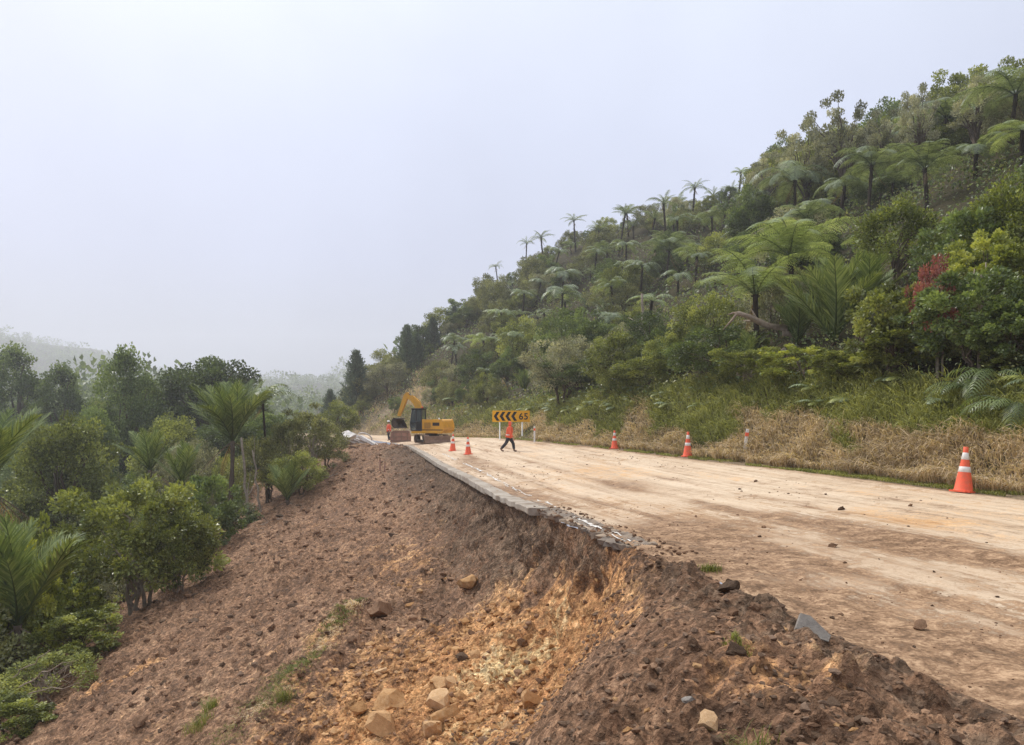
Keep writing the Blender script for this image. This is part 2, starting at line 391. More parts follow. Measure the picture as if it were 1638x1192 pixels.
# the road: asphalt wholly coated with pale tracked-out mud
def mat_road():
    m, t, o = new_mat('muddy_road'); uv = N(t, 'ShaderNodeAttribute', attribute_name='along').outputs['Vector']; v = coords(t)
    s1 = noise(t, scaled(t, uv, (3.2, .13, 1)), 1., 6, .6, .2)        # tyre-drawn streaks along the road
    s2 = noise(t, scaled(t, uv, (11., .5, 1)), 1., 5, .6)
    n1 = noise(t, v, .8, 6, .65, .5); n2 = noise(t, v, 5., 6, .7, .4); n3 = noise(t, v, 30., 4, .65)
    f = math_(t, 'ADD', math_(t, 'ADD', math_(t, 'MULTIPLY', s1, .27), math_(t, 'MULTIPLY', s2, .14)),
              math_(t, 'ADD', math_(t, 'MULTIPLY', n1, .21), math_(t, 'ADD', math_(t, 'MULTIPLY', n2, .22), math_(t, 'MULTIPLY', n3, .16))))
    c = ramp(t, f, [(.40, (.26, .165, .10)), (.61, (.80, .68, .53)), (.445, (.45, .315, .205)), (.485, (.60, .455, .315)), (.54, (.70, .565, .415))])
    a = N(t, 'ShaderNodeAttribute', attribute_name='clay'); sp = N(t, 'ShaderNodeSeparateColor'); L(t, a.outputs['Color'], sp.inputs[0])
    br = ramp(t, math_(t, 'ADD', math_(t, 'MULTIPLY', n2, .6), math_(t, 'MULTIPLY', n3, .4)), [(.40, (.12, .068, .036)), (.61, (.52, .345, .21)), (.5, (.28, .168, .094))])
    og = ramp(t, math_(t, 'ADD', math_(t, 'MULTIPLY', n2, .6), math_(t, 'MULTIPLY', n3, .4)), [(.40, (.34, .17, .075)), (.61, (.76, .52, .30)), (.5, (.57, .33, .15))])
    gr = ramp(t, n2, [(.3, (.13, .115, .10)), (.7, (.36, .32, .28))])
    k = math_(t, 'MULTIPLY', math_(t, 'SUBTRACT', math_(t, 'ADD', math_(t, 'ADD', math_(t, 'MULTIPLY', s2, .18), math_(t, 'MULTIPLY', n1, .27)), math_(t, 'ADD', math_(t, 'MULTIPLY', n2, .35), math_(t, 'MULTIPLY', n3, .2))), .5), 4.6)
    def edge(ch): return maprange(t, math_(t, 'ADD', sp.outputs[ch], math_(t, 'MULTIPLY', k, math_(t, 'MINIMUM', math_(t, 'MULTIPLY', sp.outputs[ch], 5.), 1.))), .32, .66)
    c = mix(t, edge(2), c, gr); c = mix(t, edge(1), c, og); c = mix(t, edge(0), c, br)
    pbr(t, o, c, maprange(t, n1, .3, .7, .6, .95), math_(t, 'ADD', math_(t, 'ADD', n2, s2), math_(t, 'MULTIPLY', n3, .4)), .5, .03, .25); return m
M['road'] = mat_road()
def mat_ground():
    """earth, moss, litter under the bush"""
    m, t, o = new_mat('bush_floor'); v = coords(t); n = noise(t, v, .6, 8, .7); n2 = noise(t, v, 6., 5, .7)
    c = ramp(t, math_(t, 'ADD', math_(t, 'MULTIPLY', n, .5), math_(t, 'MULTIPLY', n2, .5)), [(.32, (.020, .019, .010)), (.68, (.10, .10, .040)), (.45, (.045, .044, .018)), (.55, (.070, .055, .030))])
    a = N(t, 'ShaderNodeAttribute', attribute_name='clay'); sp = N(t, 'ShaderNodeSeparateColor'); L(t, a.outputs['Color'], sp.inputs[0])
    br = ramp(t, n2, [(.3, (.12, .085, .055)), (.7, (.40, .31, .20))])
    c = mix(t, maprange(t, math_(t, 'ADD', sp.outputs[0], math_(t, 'SUBTRACT', n2, .5)), .3, .7), c, br)
    pbr(t, o, c, .95, math_(t, 'ADD', n2, noise(t, v, 30., 3)), .7, .08, .15); return m
M['ground'] = mat_ground()
M['bark'] = mat_plain('grey_brown_bark', (.13, .10, .075), .9, (.05, .038, .03), 9., .8, .15, bump=.6)
M['bark_pale'] = mat_plain('pale_bark', (.33, .28, .22), .9, (.13, .10, .075), 9., .8, .15, bump=.6)
M['fern_bark'] = mat_plain('dark_fern_trunk', (.030, .023, .018), .95, (.075, .055, .035), 14., .8, .1, bump=.8)
M['deadwood'] = mat_plain('weathered_dead_wood', (.36, .29, .225), .9, (.16, .105, .07), 7., .8, .15, bump=.5)
M['rachis'] = mat_plain('dark_frond_stalk', (.045, .035, .018), .7)
# greens (real foliage albedo)
def greens(d, m_, b, k=(1.95, 1.80, 2.1)):
    return [(.0, tuple(q*w*.6 for q, w in zip(d, k))), (.88, tuple(q*w*1.3 for q, w in zip(b, k))), (.46, tuple(q*w*1.12 for q, w in zip(m_, k)))]
M['leaf_dark'] = mat_leaf('dark_green_leaf', greens((.022, .036, .013), (.050, .076, .024), (.105, .145, .045)))
M['leaf_mid'] = mat_leaf('mid_green_leaf', greens((.034, .046, .012), (.092, .116, .028), (.195, .222, .060)))
M['leaf_olive'] = mat_leaf('olive_leaf', greens((.042, .050, .018), (.090, .104, .038), (.165, .185, .075)))
M['leaf_yellow'] = mat_leaf('yellow_green_leaf', greens((.050, .070, .012), (.105, .135, .026), (.20, .225, .048)))
M['leaf_grey'] = mat_leaf('grey_green_leaf', greens((.055, .065, .036), (.115, .128, .076), (.22, .23, .145)))
M['leaf_blue'] = mat_leaf('pine_needle', greens((.018, .032, .020), (.038, .062, .040), (.075, .105, .066)))
M['leaf_red'] = mat_leaf('red_leaf', greens((.10, .040, .034), (.22, .070, .062), (.34, .13, .12), (1, 1, 1)))
M['leaf_brown'] = mat_leaf('dead_brown_frond', greens((.11, .070, .042), (.22, .145, .088), (.36, .26, .17), (1, 1, 1)))
M['leaf_dead'] = mat_leaf('withered_fern', greens((.030, .030, .018), (.070, .064, .040), (.14, .125, .080), (1, 1, 1)))
M['frond'] = mat_leaf('tree_fern_frond', greens((.042, .064, .030), (.092, .128, .062), (.165, .21, .112)), .25)
M['frond_bright'] = mat_leaf('bright_fern_frond', greens((.058, .086, .030), (.122, .168, .068), (.195, .245, .115)), .3)
M['frond_nikau'] = mat_leaf('palm_frond', greens((.030, .050, .014), (.068, .100, .030), (.15, .185, .060)), .2, .6, .25)
M['grass_green'] = mat_leaf('green_grass', greens((.060, .068, .020), (.140, .145, .042), (.26, .25, .090), (1.3, 1.38, 1.5)), .3, .6, .2)
M['grass_dry'] = mat_leaf('dry_grass', greens((.20, .150, .100), (.44, .345, .235), (.66, .55, .40), (1.1, 1.1, 1.1)), .25, .7, .2)

# ------------------------------------------------------------------ the setting
def colour_attr(me, arr):
    at_ = me.attributes.new('clay', 'FLOAT_COLOR', 'POINT')
    a = np.concatenate([np.asarray(arr, float), np.ones((len(arr), 1))], 1); at_.data.foreach_set('color', a.astype(np.float32).ravel())
def vec_attr(me, name, arr):
    at_ = me.attributes.new(name, 'FLOAT_VECTOR', 'POINT'); at_.data.foreach_set('vector', np.asarray(arr, np.float32).ravel())
def rows(y0, y1, k, dmin, dmax=1e9):
    out = [y0]
    while out[-1] < y1: out.append(out[-1]+min(dmax, max(dmin, k*abs(out[-1]))))
    return np.array(out)
def blob(x, y, cx, cy_, rx, ry, rot=0.):
    c, s_ = math.cos(rot), math.sin(rot); dx, dy = x-cx, y-cy_
    return np.exp(-(((dx*c+dy*s_)/rx)**2+((-dx*s_+dy*c)/ry)**2))

# --- slip: the scar torn out beside the road
def scar_xyz(U, Y):
    """displaced surface of the slip; U is the offset from the road edge (negative), Y the distance"""
    X = xl(Y)+U; Z = table(U, Y)
    far = np.clip(Y/12, 1, 4)
    act = sstep(0, -.25, U)                                        # nothing moves right under the road edge
    c1, v1 = cells(X/.55+.3*fbm(X*2, Y*2, None, 61, 2), Y/.55+.3*fbm(X*2, Y*2, None, 62, 2), 40)
    c2, v2 = cells(X/.19+.4*fbm(X*5, Y*5, None, 63, 2), Y/.19+.4*fbm(X*5, Y*5, None, 64, 2), 50)
    c3, v3 = cells(X/.085, Y/.085, 56)
    d = .26*fbm(X*.5, Y*.5, None, 41, 3)-.30*blob(X, Y, .25, 11.2, .9, 1.3, .3)+.09*fbm(X*1.9, Y*1.9, None, 42, 3)+.05*fbm(X*7, Y*7, None, 43, 3)
    lum = sstep(-.1, .9, v1)*.14*c1**.7+sstep(-.4, .9, v2)*.10*c2**.7+sstep(-.5, .9, v3)*.05*c3**.7
    calm = blob(X, Y, .55, 7.3, .5, 1.9, .35)                      # the smooth cut face of the spur
    berm = sstep(10, 7.5, Y)*sstep(-2.6, -1.2, U)
    Z = Z+act*(-.07+d*(1-.6*calm)+lum*(1-.85*calm)+berm*.10*fbm(X*2.6, Y*2.6, None, 66, 3))
    Z = Z+act*sstep(-12, -9, U)*0.
    gul = .10*vnoise(Y*1.3+.6*X, X*.12, None, 67)+.05*vnoise(Y*3.1+X, X*.2, None, 68)    # runnels down the long slope
    Z = Z+gul*sstep(-1.2, -3, U)*sstep(14, 20, Y)
    face = np.exp(-((U+.4)/.5)**2)*sstep(8.5, 11, Y)
    X = X+np.exp(-((U+.26)/.13)**2)*sstep(9.3, 10.4, Y)*sstep(27, 20, Y)*np.clip(.14+.22*fbm(Y*.9, Y*0, None, 73, 3), 0, .3)   # hollowed out under the road edge
    X = X+face*(.20*fbm(Y*1.6, Z*1.6, None, 71, 3)+.14*fbm(Y*5, Z*5, None, 72, 3))-.0
    return X, Y, Z
yr = rows(1.2, 66, .0046, .022)
ug = -np.concatenate([np.linspace(0, 1.3, 60), np.linspace(1.325, 4, 104), np.linspace(4.04, 8, 104), np.linspace(8.06, 15, 100)])
Yg, Ug = np.meshgrid(yr, ug, indexing='ij')
sx, sy, szz = scar_xyz(Ug, Yg)
clay = np.zeros((Yg.size, 3))
X_, Y_, U_ = sx.ravel(), sy.ravel(), Ug.ravel()
org = .92*blob(X_, Y_, -.5, 11.3, 2.2, 3.2, .35)+.75*blob(X_, Y_, -1.2, 9.2, 1.9, 2.0)+.5*blob(X_, Y_, -3.0, 21., 1.6, 3.5, .2)
org += .75*blob(X_, Y_, 1.0, 11.6, .7, 1.6)+.5*blob(X_, Y_, .3, 14.5, 1., 2.4, .2)+.45*blob(X_, Y_, .75, 8., .35, 1.8, .3)+.42*blob(X_, Y_, 1.5, 4.2, .5, .9)+.5*blob(X_, Y_, -9.4, 17.6, 1.4, .5, .5)
org += .20*blob(X_, Y_, -6, 14, 4, 5)+.25*fbm(X_*.5, Y_*.5, None, 44, 3)
pal = .95*blob(X_, Y_, -.05, 11.6, .75, .7, .3)+.3*blob(X_, Y_, -.4, 9.6, .9, .9)+.22*blob(X_, Y_, -.8, 9.0, .7, .5)
drk = .62*sstep(-3.2, -.2, U_)*sstep(12.5, 15, Y_)*sstep(60, 50, Y_)+.55*sstep(10.5, 8.5, Y_)*sstep(-1.5, -.4, U_)+.25*sstep(25, 40, Y_)+.55*np.exp(-((U_+.12)/.14)**2)*sstep(8, 10, Y_)
org *= 1-.9*np.where(Y_ > 13, sstep(-.62-.25*sstep(13, 16, Y_), -.3, U_), sstep(-.34, -.14, U_))*sstep(9, 10.5, Y_)*sstep(-.6, .2, fbm(X_*1.3, Y_*1.3, None, 47, 2)+.2)
clay[:, 0] = np.clip(org, 0, 1); clay[:, 1] = np.clip(pal, 0, 1); clay[:, 2] = np.clip(drk, 0, 1)*(1-.8*np.clip(org-.2, 0, 1))
mb = MB().add(np.stack([sx, sy, szz], -1).reshape(-1, 3), grid_faces(*Yg.shape))
me = mb.mesh('slip_slope', M['soil'], True); colour_attr(me, clay)
tag(obj('slip_slope', me), kind='structure')
def scar_pt(px, py, lift=0., it=3):
    x, y, z, g = solve(px, py, lift)
    X, Y, Z = scar_xyz(np.array([x-float(xl(y))]), np.array([y])); return Vector((float(X[0]), float(Y[0]), float(Z[0])))
def scar_at(x, y):
    u = x-xl(y); return scar_xyz(np.atleast_1d(u).astype(float), np.atleast_1d(y).astype(float))

# --- road
ry_ = np.concatenate([np.arange(-20, 1.2, .6), rows(1.2, 132, .008, .03, 2.)])
vg = np.concatenate([np.linspace(0, .12, 22), np.linspace(.13, 1, 110)])
Yr, Vr = np.meshgrid(ry_, vg, indexing='ij')
Xr = xl(Yr)*(1-Vr)+xr(Yr)*Vr; Zr = road_z(Xr, Yr)
x_, y_ = Xr.ravel(), Yr.ravel(); u_ = x_-xl(y_); v_ = Vr.ravel()
def rb(px, py, rx, ry__, rot=0.):
    p = solve(px, py); return blob(x_, y_, p[0], p[1], rx, ry__, rot)
mud = .95*np.exp(-u_/.9)*sstep(12, 8, y_)+.55*rb(1080, 850, 1.0, 1.6)+.62*rb(1370, 850, .55, 2.4, .2)+.5*rb(1500, 880, .6, 1.6, .3)+.42*rb(1160, 815, .5, 1.8, .2)
mud += .55*rb(1330, 1060, .7, .55)+.6*rb(1480, 1060, .5, .5, .3)+.55*rb(1600, 1060, .6, .5)+.45*rb(830, 790, .6, 4, .15)+.42*rb(760, 740, .8, 6, .1)+.35*rb(1000, 775, 1., 1.6)+.42*rb(1380, 1140, .5, .3)+.3*rb(1230, 900, .6, .7)
mud += .55*np.exp(-np.abs(xr(y_)-x_)/.25)*sstep(10, 16, y_)+.13+.16*sstep(6.5, 3.2, y_)+.26*fbm(u_*.9, y_*.14, None, 48, 3)+.12*sstep(4.5, 1., u_)
for q, w in ((1.5, .16), (3.1, .2), (4.6, .16), (6.0, .18)): mud += .30*np.exp(-((u_-q-.35*vnoise(y_*.05, y_*0+q, None, 52))/w)**2)*sstep(-.4, .3, fbm(u_*.3+q, y_*.22, None, 53, 2))
mud *= 1.12
ora = .20+.25*fbm(u_*.7+9, y_*.2, None, 49, 3)+.6*rb(1390, 1000, .45, .22)+.55*rb(1560, 1130, .5, .25)+.35*rb(1150, 830, 1.2, 2)+.35*rb(1450, 830, .8, 1.5)+.42*rb(1440, 1100, .35, .4)+.25*rb(960, 760, 1.5, 5)
gry = .55*rb(1350, 945, .5, .55)+.45*rb(1210, 930, .4, .5)+.9*np.exp(-((u_-.25)/.22)**2)*sstep(8.5, 10, y_)*sstep(24, 18, y_)+.5*np.exp(-((u_-.12)/.15)**2)*sstep(8.5, 10, y_)+.5*np.exp(-np.abs(xr(y_)-x_)/.4)
mb = MB().add(np.stack([Xr, Yr, Zr], -1).reshape(-1, 3), grid_faces(*Yr.shape))
me = mb.mesh('road', M['road'], True); colour_attr(me, np.clip(np.stack([mud, ora, gry], -1), 0, 1)); vec_attr(me, 'along', np.stack([u_, y_, 0*u_], -1))
road = tag(obj('road', me), kind='structure')

# --- hillside above the road
hy = np.concatenate([np.arange(-20, 4, 2.), rows(4, 1400, .02, .2)])
hw = rows(0.0, 1550, .045, .16)
Yh, Wh = np.meshgrid(hy, hw, indexing='ij'); Xh = xr(Yh)+Wh
def hill_z(x, y):
    z, s = hill(x, y)
    return z+sstep(.3, 3, s)*(.18*fbm(x*.7, y*.7, None, 81, 3)), s
Zh, Sh = hill_z(Xh, Yh)
hs = Sh.ravel()
Zh = Zh-.02*(Sh < .05)
toe = .9*sstep(2.0, .2, hs)+.75*blob(Xh.ravel(), Yh.ravel(), -9, 84, 7, 10)+.7*blob(Xh.ravel(), Yh.ravel(), -14, 96, 8, 7)
mb = MB().add(np.stack([Xh, Yh, Zh], -1).reshape(-1, 3), grid_faces(*Yh.shape))
me = mb.mesh('hillside', M['ground'], True); colour_attr(me, np.stack([np.clip(toe, 0, 1), 0*hs, 0*hs], -1))
tag(obj('hillside', me), kind='structure')

# --- gully and valley below the road
wl = np.concatenate([rows(11.2, 60, .03, .3), rows(62, 700, .05, 2.)])
vy = np.concatenate([np.arange(-20, 4, 2.), rows(4, 1400, .025, .3)])
Yv, Wv = np.meshgrid(vy, wl, indexing='ij'); Xv = xl(Yv)-Wv
Zv = ground(Xv, Yv)+.12*fbm(Xv*.8, Yv*.8, None, 91, 3)-.10-.5*sstep(14, 11.3, Wv)
gl = np.zeros((Yv.size, 3)); gl[:, 0] = .9*sstep(14.5, 12, Wv.ravel())
mb = MB().add(np.stack([Xv, Yv, Zv], -1).reshape(-1, 3), grid_faces(*Yv.shape)[:, ::-1])
me = mb.mesh('valley_floor', M['ground'], True); colour_attr(me, gl)
tag(obj('valley_floor', me), kind='structure')
# the bank left of the road beyond the slip, and before it
for nm, ya, yb in (('road_shoulder', 65.5, 132), ('trackside_ground', -20, 1.25)):
    yq = np.arange(ya, yb+.1, 1.2 if ya > 0 else .4); uq = -np.linspace(0, 13, 60)
    Yq, Uq = np.meshgrid(yq, uq, indexing='ij'); Xq = xl(Yq)+Uq; Zq = table(Uq, Yq)+.1*fbm(Xq*.9, Yq*.9, None, 95, 3)*sstep(0, -.5, Uq)-.03
    if ya < 0: Xq, Yq, Zq = scar_xyz(Uq, Yq)
    mb = MB().add(np.stack([Xq, Yq, Zq], -1).reshape(-1, 3), grid_faces(*Yq.shape))
    me = mb.mesh(nm, M['soil'] if ya < 0 else M['ground'], True); k = np.zeros((Yq.size, 3)); k[:, 0] = .6 if ya > 0 else .1; colour_attr(me, k)
    tag(obj(nm, me), kind='structure')

# --- haze: low cloud filling the valley
m, t, o = new_mat('valley_haze'); pv = N(t, 'ShaderNodeVolumePrincipled')
pv.inputs['Color'].default_value = (.93, .95, 1.0, 1); pv.inputs['Density'].default_value = .0007; pv.inputs['Anisotropy'].default_value = .2
L(t, pv.outputs[0], o.inputs['Volume'])
mb = box(MB(), (0, 740, 57), (3400, 1560, 210))
tag(mb.build('haze', m), 'pale haze filling the valley', 'haze', kind='stuff')

# ------------------------------------------------------------------ plants: shared leaf, frond and crown meshes
def norm(a): return a/(np.linalg.norm(a, axis=-1, keepdims=True)+1e-9)
def leaves(mb, p, d, up, Ln, Wd, tint, fold=.25):
    """one folded rhombic blade for each row: base p, direction d, blade normal close to up"""
    d = norm(d); b = norm(np.cross(d, up)); n = np.cross(b, d)
    Ln = np.broadcast_to(Ln, (len(p),))[:, None]; Wd = np.broadcast_to(Wd, (len(p),))[:, None]
    mid = p+d*Ln*.48
    v = np.stack([p, mid+b*Wd+n*Wd*fold, p+d*Ln-n*Ln*.12, mid-b*Wd+n*Wd*fold], 1)
    i = np.arange(len(p))[:, None]*4
    mb.add(v.reshape(-1, 3), i+np.array([[0, 1, 2, 3]]), np.repeat(np.clip(tint, 0, 1), 4))
def sphere_dirs(n, r): 
    v = r.normal(size=(n, 3)); return norm(v)
def crown_mesh(name, mat, seed, n=7000, clumps=60, leaf=.07, wid=.42, shape=(1, 1, .9), cl=(.15, .27), low=-.55, lump=.3, hang=.2, shell=.55, spiky=0.):
    r = np.random.default_rng(seed); mb = MB()
    d = sphere_dirs(clumps*3, r); d = d[d[:, 2] > low][:clumps]
    rad = (shell+(1-shell)*r.random(len(d))**.6)*(1+lump*vnoise(d[:, 0]*1.7+seed, d[:, 1]*1.7, d[:, 2]*1.7, seed))
    c = d*rad[:, None]*np.array(shape)
    w = r.uniform(*cl, len(c)); k = r.choice(len(c), n, p=w**2/np.sum(w**2))
    q = sphere_dirs(n, r); rr = r.random(n)**.45
    off = q*rr[:, None]*w[k][:, None]*np.array([1, 1, .72])
    p = c[k]+off
    out = norm(norm(p)*.5+q*.7+np.array([0, 0, .35])+r.normal(size=(n, 3))*.35)
    if spiky: out = norm(out+np.array([0, 0, spiky]))
    up = norm(np.array([0, 0, .6])+q*1.0+norm(p)*.3+r.normal(size=(n, 3))*.32)
    dr = norm(out-np.array([0, 0, hang]))
    ln = leaf*r.uniform(.65, 1.35, n)
    tint = .42+.16*r.normal(size=n)+.20*r.normal(size=len(c))[k]
    leaves(mb, p, dr, up, ln, ln*wid, tint)
    return mb.mesh(name, mat, False, 'tint'), c
def limbs_mesh(name, mat, seed, c, base=-1.0, n=14, r0=.055, stems=1, spread=.12, wob=.06):
    """trunk or stems and limbs that run out to the leaf clumps"""
    r = np.random.default_rng(seed); mb = MB()
    for s_ in range(stems):
        a = r.random()*6.28; b = np.array([math.cos(a)*spread, math.sin(a)*spread, base]) if stems > 1 else np.array([0, 0, base])
        f = np.array([b[0]*1.6, b[1]*1.6, -.25]); rs = r0/math.sqrt(stems)
        t = np.linspace(0, 1, 7)[:, None]; pts = b+(f-b)*t+r.normal(size=(7, 3))*np.array([wob, wob, 0])*.5
        tube(mb, pts, np.linspace(rs*1.15, rs*.8, 7), 7)
        for k in r.choice(len(c), max(3, n//stems), replace=False):
            t0 = r.uniform(.45, 1.); st = b+(f-b)*t0
            t = np.linspace(0, 1, 6)[:, None]; e_ = c[k]*.93
            pts = st+(e_-st)*t+np.array([0, 0, .12])*np.sin(t*math.pi)+np.concatenate([np.zeros((1, 3)), r.normal(size=(4, 3))*wob*.6, np.zeros((1, 3))])
            tube(mb, pts, np.linspace(rs*.62, rs*.12, 6), 5)
    return mb.mesh(name, mat, True)
CR = {}
def kind(key, mat, seed, bark='bark', base=-1.0, stems=1, limbs=14, r0=.055, **kw):
    me, c = crown_mesh(key+'_crown', M[mat], seed, **kw)
    CR[key] = (me, limbs_mesh(key+'_limbs', M[bark], seed+1, c, base, limbs, r0, stems), base)
# broad-leaved shrubs seen from near
kind('near_broad', 'leaf_mid', 101, n=8500, clumps=85, leaf=.085, wid=.36, cl=(.10, .21), lump=.45, stems=4, base=-.95)
kind('near_broad2', 'leaf_yellow', 102, n=8000, clumps=80, leaf=.075, wid=.36, cl=(.10, .19), lump=.45, stems=4, base=-.95)
kind('near_fine', 'leaf_mid', 103, n=13000, clumps=105, leaf=.055, wid=.34, cl=(.10, .2), lump=.45, stems=5, base=-.95, bark='bark_pale')
kind('near_dark', 'leaf_dark', 104, n=9500, clumps=85, leaf=.075, wid=.38, cl=(.10, .21), lump=.45, stems=4, base=-.95)
kind('sparse', 'leaf_olive', 105, n=5500, clumps=90, leaf=.06, wid=.32, cl=(.09, .17), stems=6, base=-1.05, bark='bark_pale', shape=(.8, .8, 1.05))
kind('olive', 'leaf_olive', 106, n=9000, clumps=90, leaf=.06, wid=.36, stems=3, base=-.9)
kind('olive_b', 'leaf_olive', 107, n=9000, clumps=70, leaf=.062, wid=.34, stems=3, base=-.9, lump=.5, shape=(1.1, .9, .8))
kind('grey', 'leaf_grey', 108, n=11000, clumps=110, leaf=.045, wid=.34, cl=(.12, .22), stems=3, base=-.9)
kind('dark', 'leaf_dark', 109, n=10000, clumps=80, leaf=.058, wid=.4, stems=2, base=-1.)
kind('dark_b', 'leaf_dark', 110, n=10000, clumps=60, leaf=.058, wid=.38, stems=2, base=-1., lump=.5, shape=(.9, 1.05, .95))
kind('mid', 'leaf_mid', 111, n=10000, clumps=80, leaf=.058, wid=.38, stems=2, base=-1.)
kind('mid_b', 'leaf_mid', 112, n=10000, clumps=65, leaf=.056, wid=.38, stems=2, base=-1., lump=.5, shape=(1.1, .95, .8))
kind('yellow', 'leaf_yellow', 113, n=8500, clumps=80, leaf=.058, wid=.36, stems=2, base=-1., lump=.4)
kind('red', 'leaf_red', 114, n=2600, clumps=46, leaf=.075, wid=.3, cl=(.1, .2), stems=2, base=-1.5, bark='bark_pale')
# canopy trees: heaped billowing crown on a tall trunk
kind('tree', 'leaf_dark', 121, n=21000, clumps=85, leaf=.055, wid=.42, cl=(.2, .33), base=-1.9, r0=.07, limbs=26, shape=(.9, .9, 1.25), lump=.4, low=-.92)
kind('tree_b', 'leaf_dark', 122, n=21000, clumps=70, leaf=.055, wid=.42, cl=(.2, .36), base=-1.9, r0=.07, limbs=26, shape=(.95, .9, 1.2), lump=.5, low=-.92)
kind('tree_c', 'leaf_mid', 123, n=21000, clumps=90, leaf=.052, wid=.4, cl=(.18, .31), base=-1.9, r0=.07, limbs=26, shape=(.95, .95, 1.2), lump=.4, low=-.92)
kind('tree_open', 'leaf_grey', 124, n=6500, clumps=46, leaf=.055, wid=.36, cl=(.12, .2), base=-1.7, r0=.05, limbs=30, shape=(.85, .85, 1.15), lump=.5, low=-.5, shell=.35, spiky=.5)
kind('twiggy', 'leaf_mid', 125, n=5200, clumps=80, leaf=.06, wid=.3, cl=(.1, .2), stems=9, base=-.6, limbs=54, r0=.05, bark='deadwood', shape=(1.1, 1, .6), low=-.1)

def frond_mesh(name, mat, seed, pairs=22, arch=.9, rise=.75, wid=.30, hi=False, fwd=.5, sag=.35, narrow=.030, vee=.0, stalk=.12, tipdrop=1.0, r0=.012, jit=.04):
    """a feather-shaped frond of unit length: stalk from the origin out along +x, leaflets on both sides"""
    r = np.random.default_rng(seed); mb = MB(); n = 40
    t = np.linspace(0, 1, n); ang = rise-(rise+arch*tipdrop)*t**1.25
    dx, dz = np.cos(ang)/n, np.sin(ang)/n; px = np.cumsum(dx); pz = np.cumsum(dz)
    pts = np.stack([px, .02*np.sin(t*3), pz], -1); pts = np.concatenate([[[0, 0, 0]], pts]); t = np.linspace(0, 1, n+1)
    tan = norm(np.gradient(pts, axis=0))
    tube(mb, pts[::4], np.linspace(r0, r0*.15, len(pts[::4])), 4, False, .05)
    s = np.linspace(stalk, .985, pairs); prof = np.clip(np.sin(np.pi*np.clip((s-stalk*.6)/(1.06-stalk*.6), 0, 1)**.72), .05, 1)**.8*wid
    for side in (1, -1):
        for i, q in enumerate(s):
            k = q*n; j = int(min(k, n-1)); f = k-j; p0 = pts[j]*(1-f)+pts[j+1]*f; tg = tan[j]
            out = np.array([0, side, 0.]); up = norm(np.cross(tg, out)*side)
            up = up if up[2] > 0 else -up
            ln = prof[i]*r.uniform(.9, 1.08); d = norm(out+tg*fwd+up*vee+r.normal(size=3)*jit)
            tint = np.clip(.5+.16*r.normal(), 0, 1)
            m_ = 6 if hi else 4
            tt = np.linspace(0, 1, m_); spine = p0+d*ln*tt[:, None]-np.array([0, 0, 1.])*(sag*ln*tt**2)[:, None]
            w = narrow*(1-tt**2.2)*(.75+.25*prof[i]/wid)+.001
            if hi:                                                  # divided leaflets: small blades on both edges
                m2 = 9; tq = np.linspace(.05, .95, m2)
                sp = p0+d*ln*tq[:, None]-np.array([0, 0, 1.])*(sag*ln*tq**2)[:, None]
                for sd in (1, -1):
                    dd = np.tile(norm(np.cross(up, d)*sd+d*.45-np.array([0, 0, .25])), (m2, 1))
                    leaves(mb, sp, dd, np.tile(up, (m2, 1)), narrow*1.75*(1-.75*tq**1.5), ln/m2*.56, np.full(m2, tint)+.1*r.normal(size=m2), .05)
            else:
                b = norm(np.cross(d, up)); v = np.stack([spine+b*w[:, None], spine-b*w[:, None]], 1).reshape(-1, 3)
                i0 = np.arange(m_-1)[:, None]*2; mb.add(v, i0+np.array([[0, 1, 3, 2]]), tint)
    return mb.mesh(name, mat, False, 'tint')
FR = {}
for k_, (mk, ar, ri) in enumerate([('frond', .75, .62), ('frond', 1.05, .85), ('frond_bright', .62, .66), ('frond_bright', .95, .8)]):
    FR[mk, k_ % 2, 1] = frond_mesh('fern_frond', M[mk], 200+k_, 18, ar, ri, .25, True, .42, .4, .0185)
    FR[mk, k_ % 2, 0] = frond_mesh('fern_frond', M[mk], 210+k_, 14, ar, ri, .24, False, .42, .4, .021)
FR['dead', 0] = frond_mesh('dead_frond', M['leaf_brown'], 220, 12, .6, -.9, .10, False, .8, .6, .009)
for k_ in range(3): FR['slim', k_] = frond_mesh('fern_frond', M['frond'], 226+k_, 14, (.7, 1.0, .45)[k_], (.75, .9, .6)[k_], .15, False, .6, .55, .017)
for k_ in range(3):
    FR['nikau', k_] = frond_mesh('palm_frond', M['frond_nikau'], 230+k_, 44, (.12, .02, .35)[k_], (.2, .15, .3)[k_], .30, False, 1.4, .22, .0072, .45, .10, r0=.014, jit=.16)
FR['nikau_dead'] = frond_mesh('palm_dead_frond', M['leaf_brown'], 236, 16, .9, -.5, .12, False, 1.3, .6, .004, 0, .1, r0=.012)
FR['bracken', 0] = frond_mesh('bracken_frond', M['frond'], 240, 16, .7, .8, .30, False, .4, .3, .034)
FR['bracken', 1] = frond_mesh('bracken_frond', M['leaf_mid'], 241, 16, .8, .7, .28, False, .4, .35, .034)
FR['bracken', 2] = frond_mesh('bracken_frond', M['leaf_dark'], 242, 15, 1.2, .5, .22, False, .5, .7, .0115)

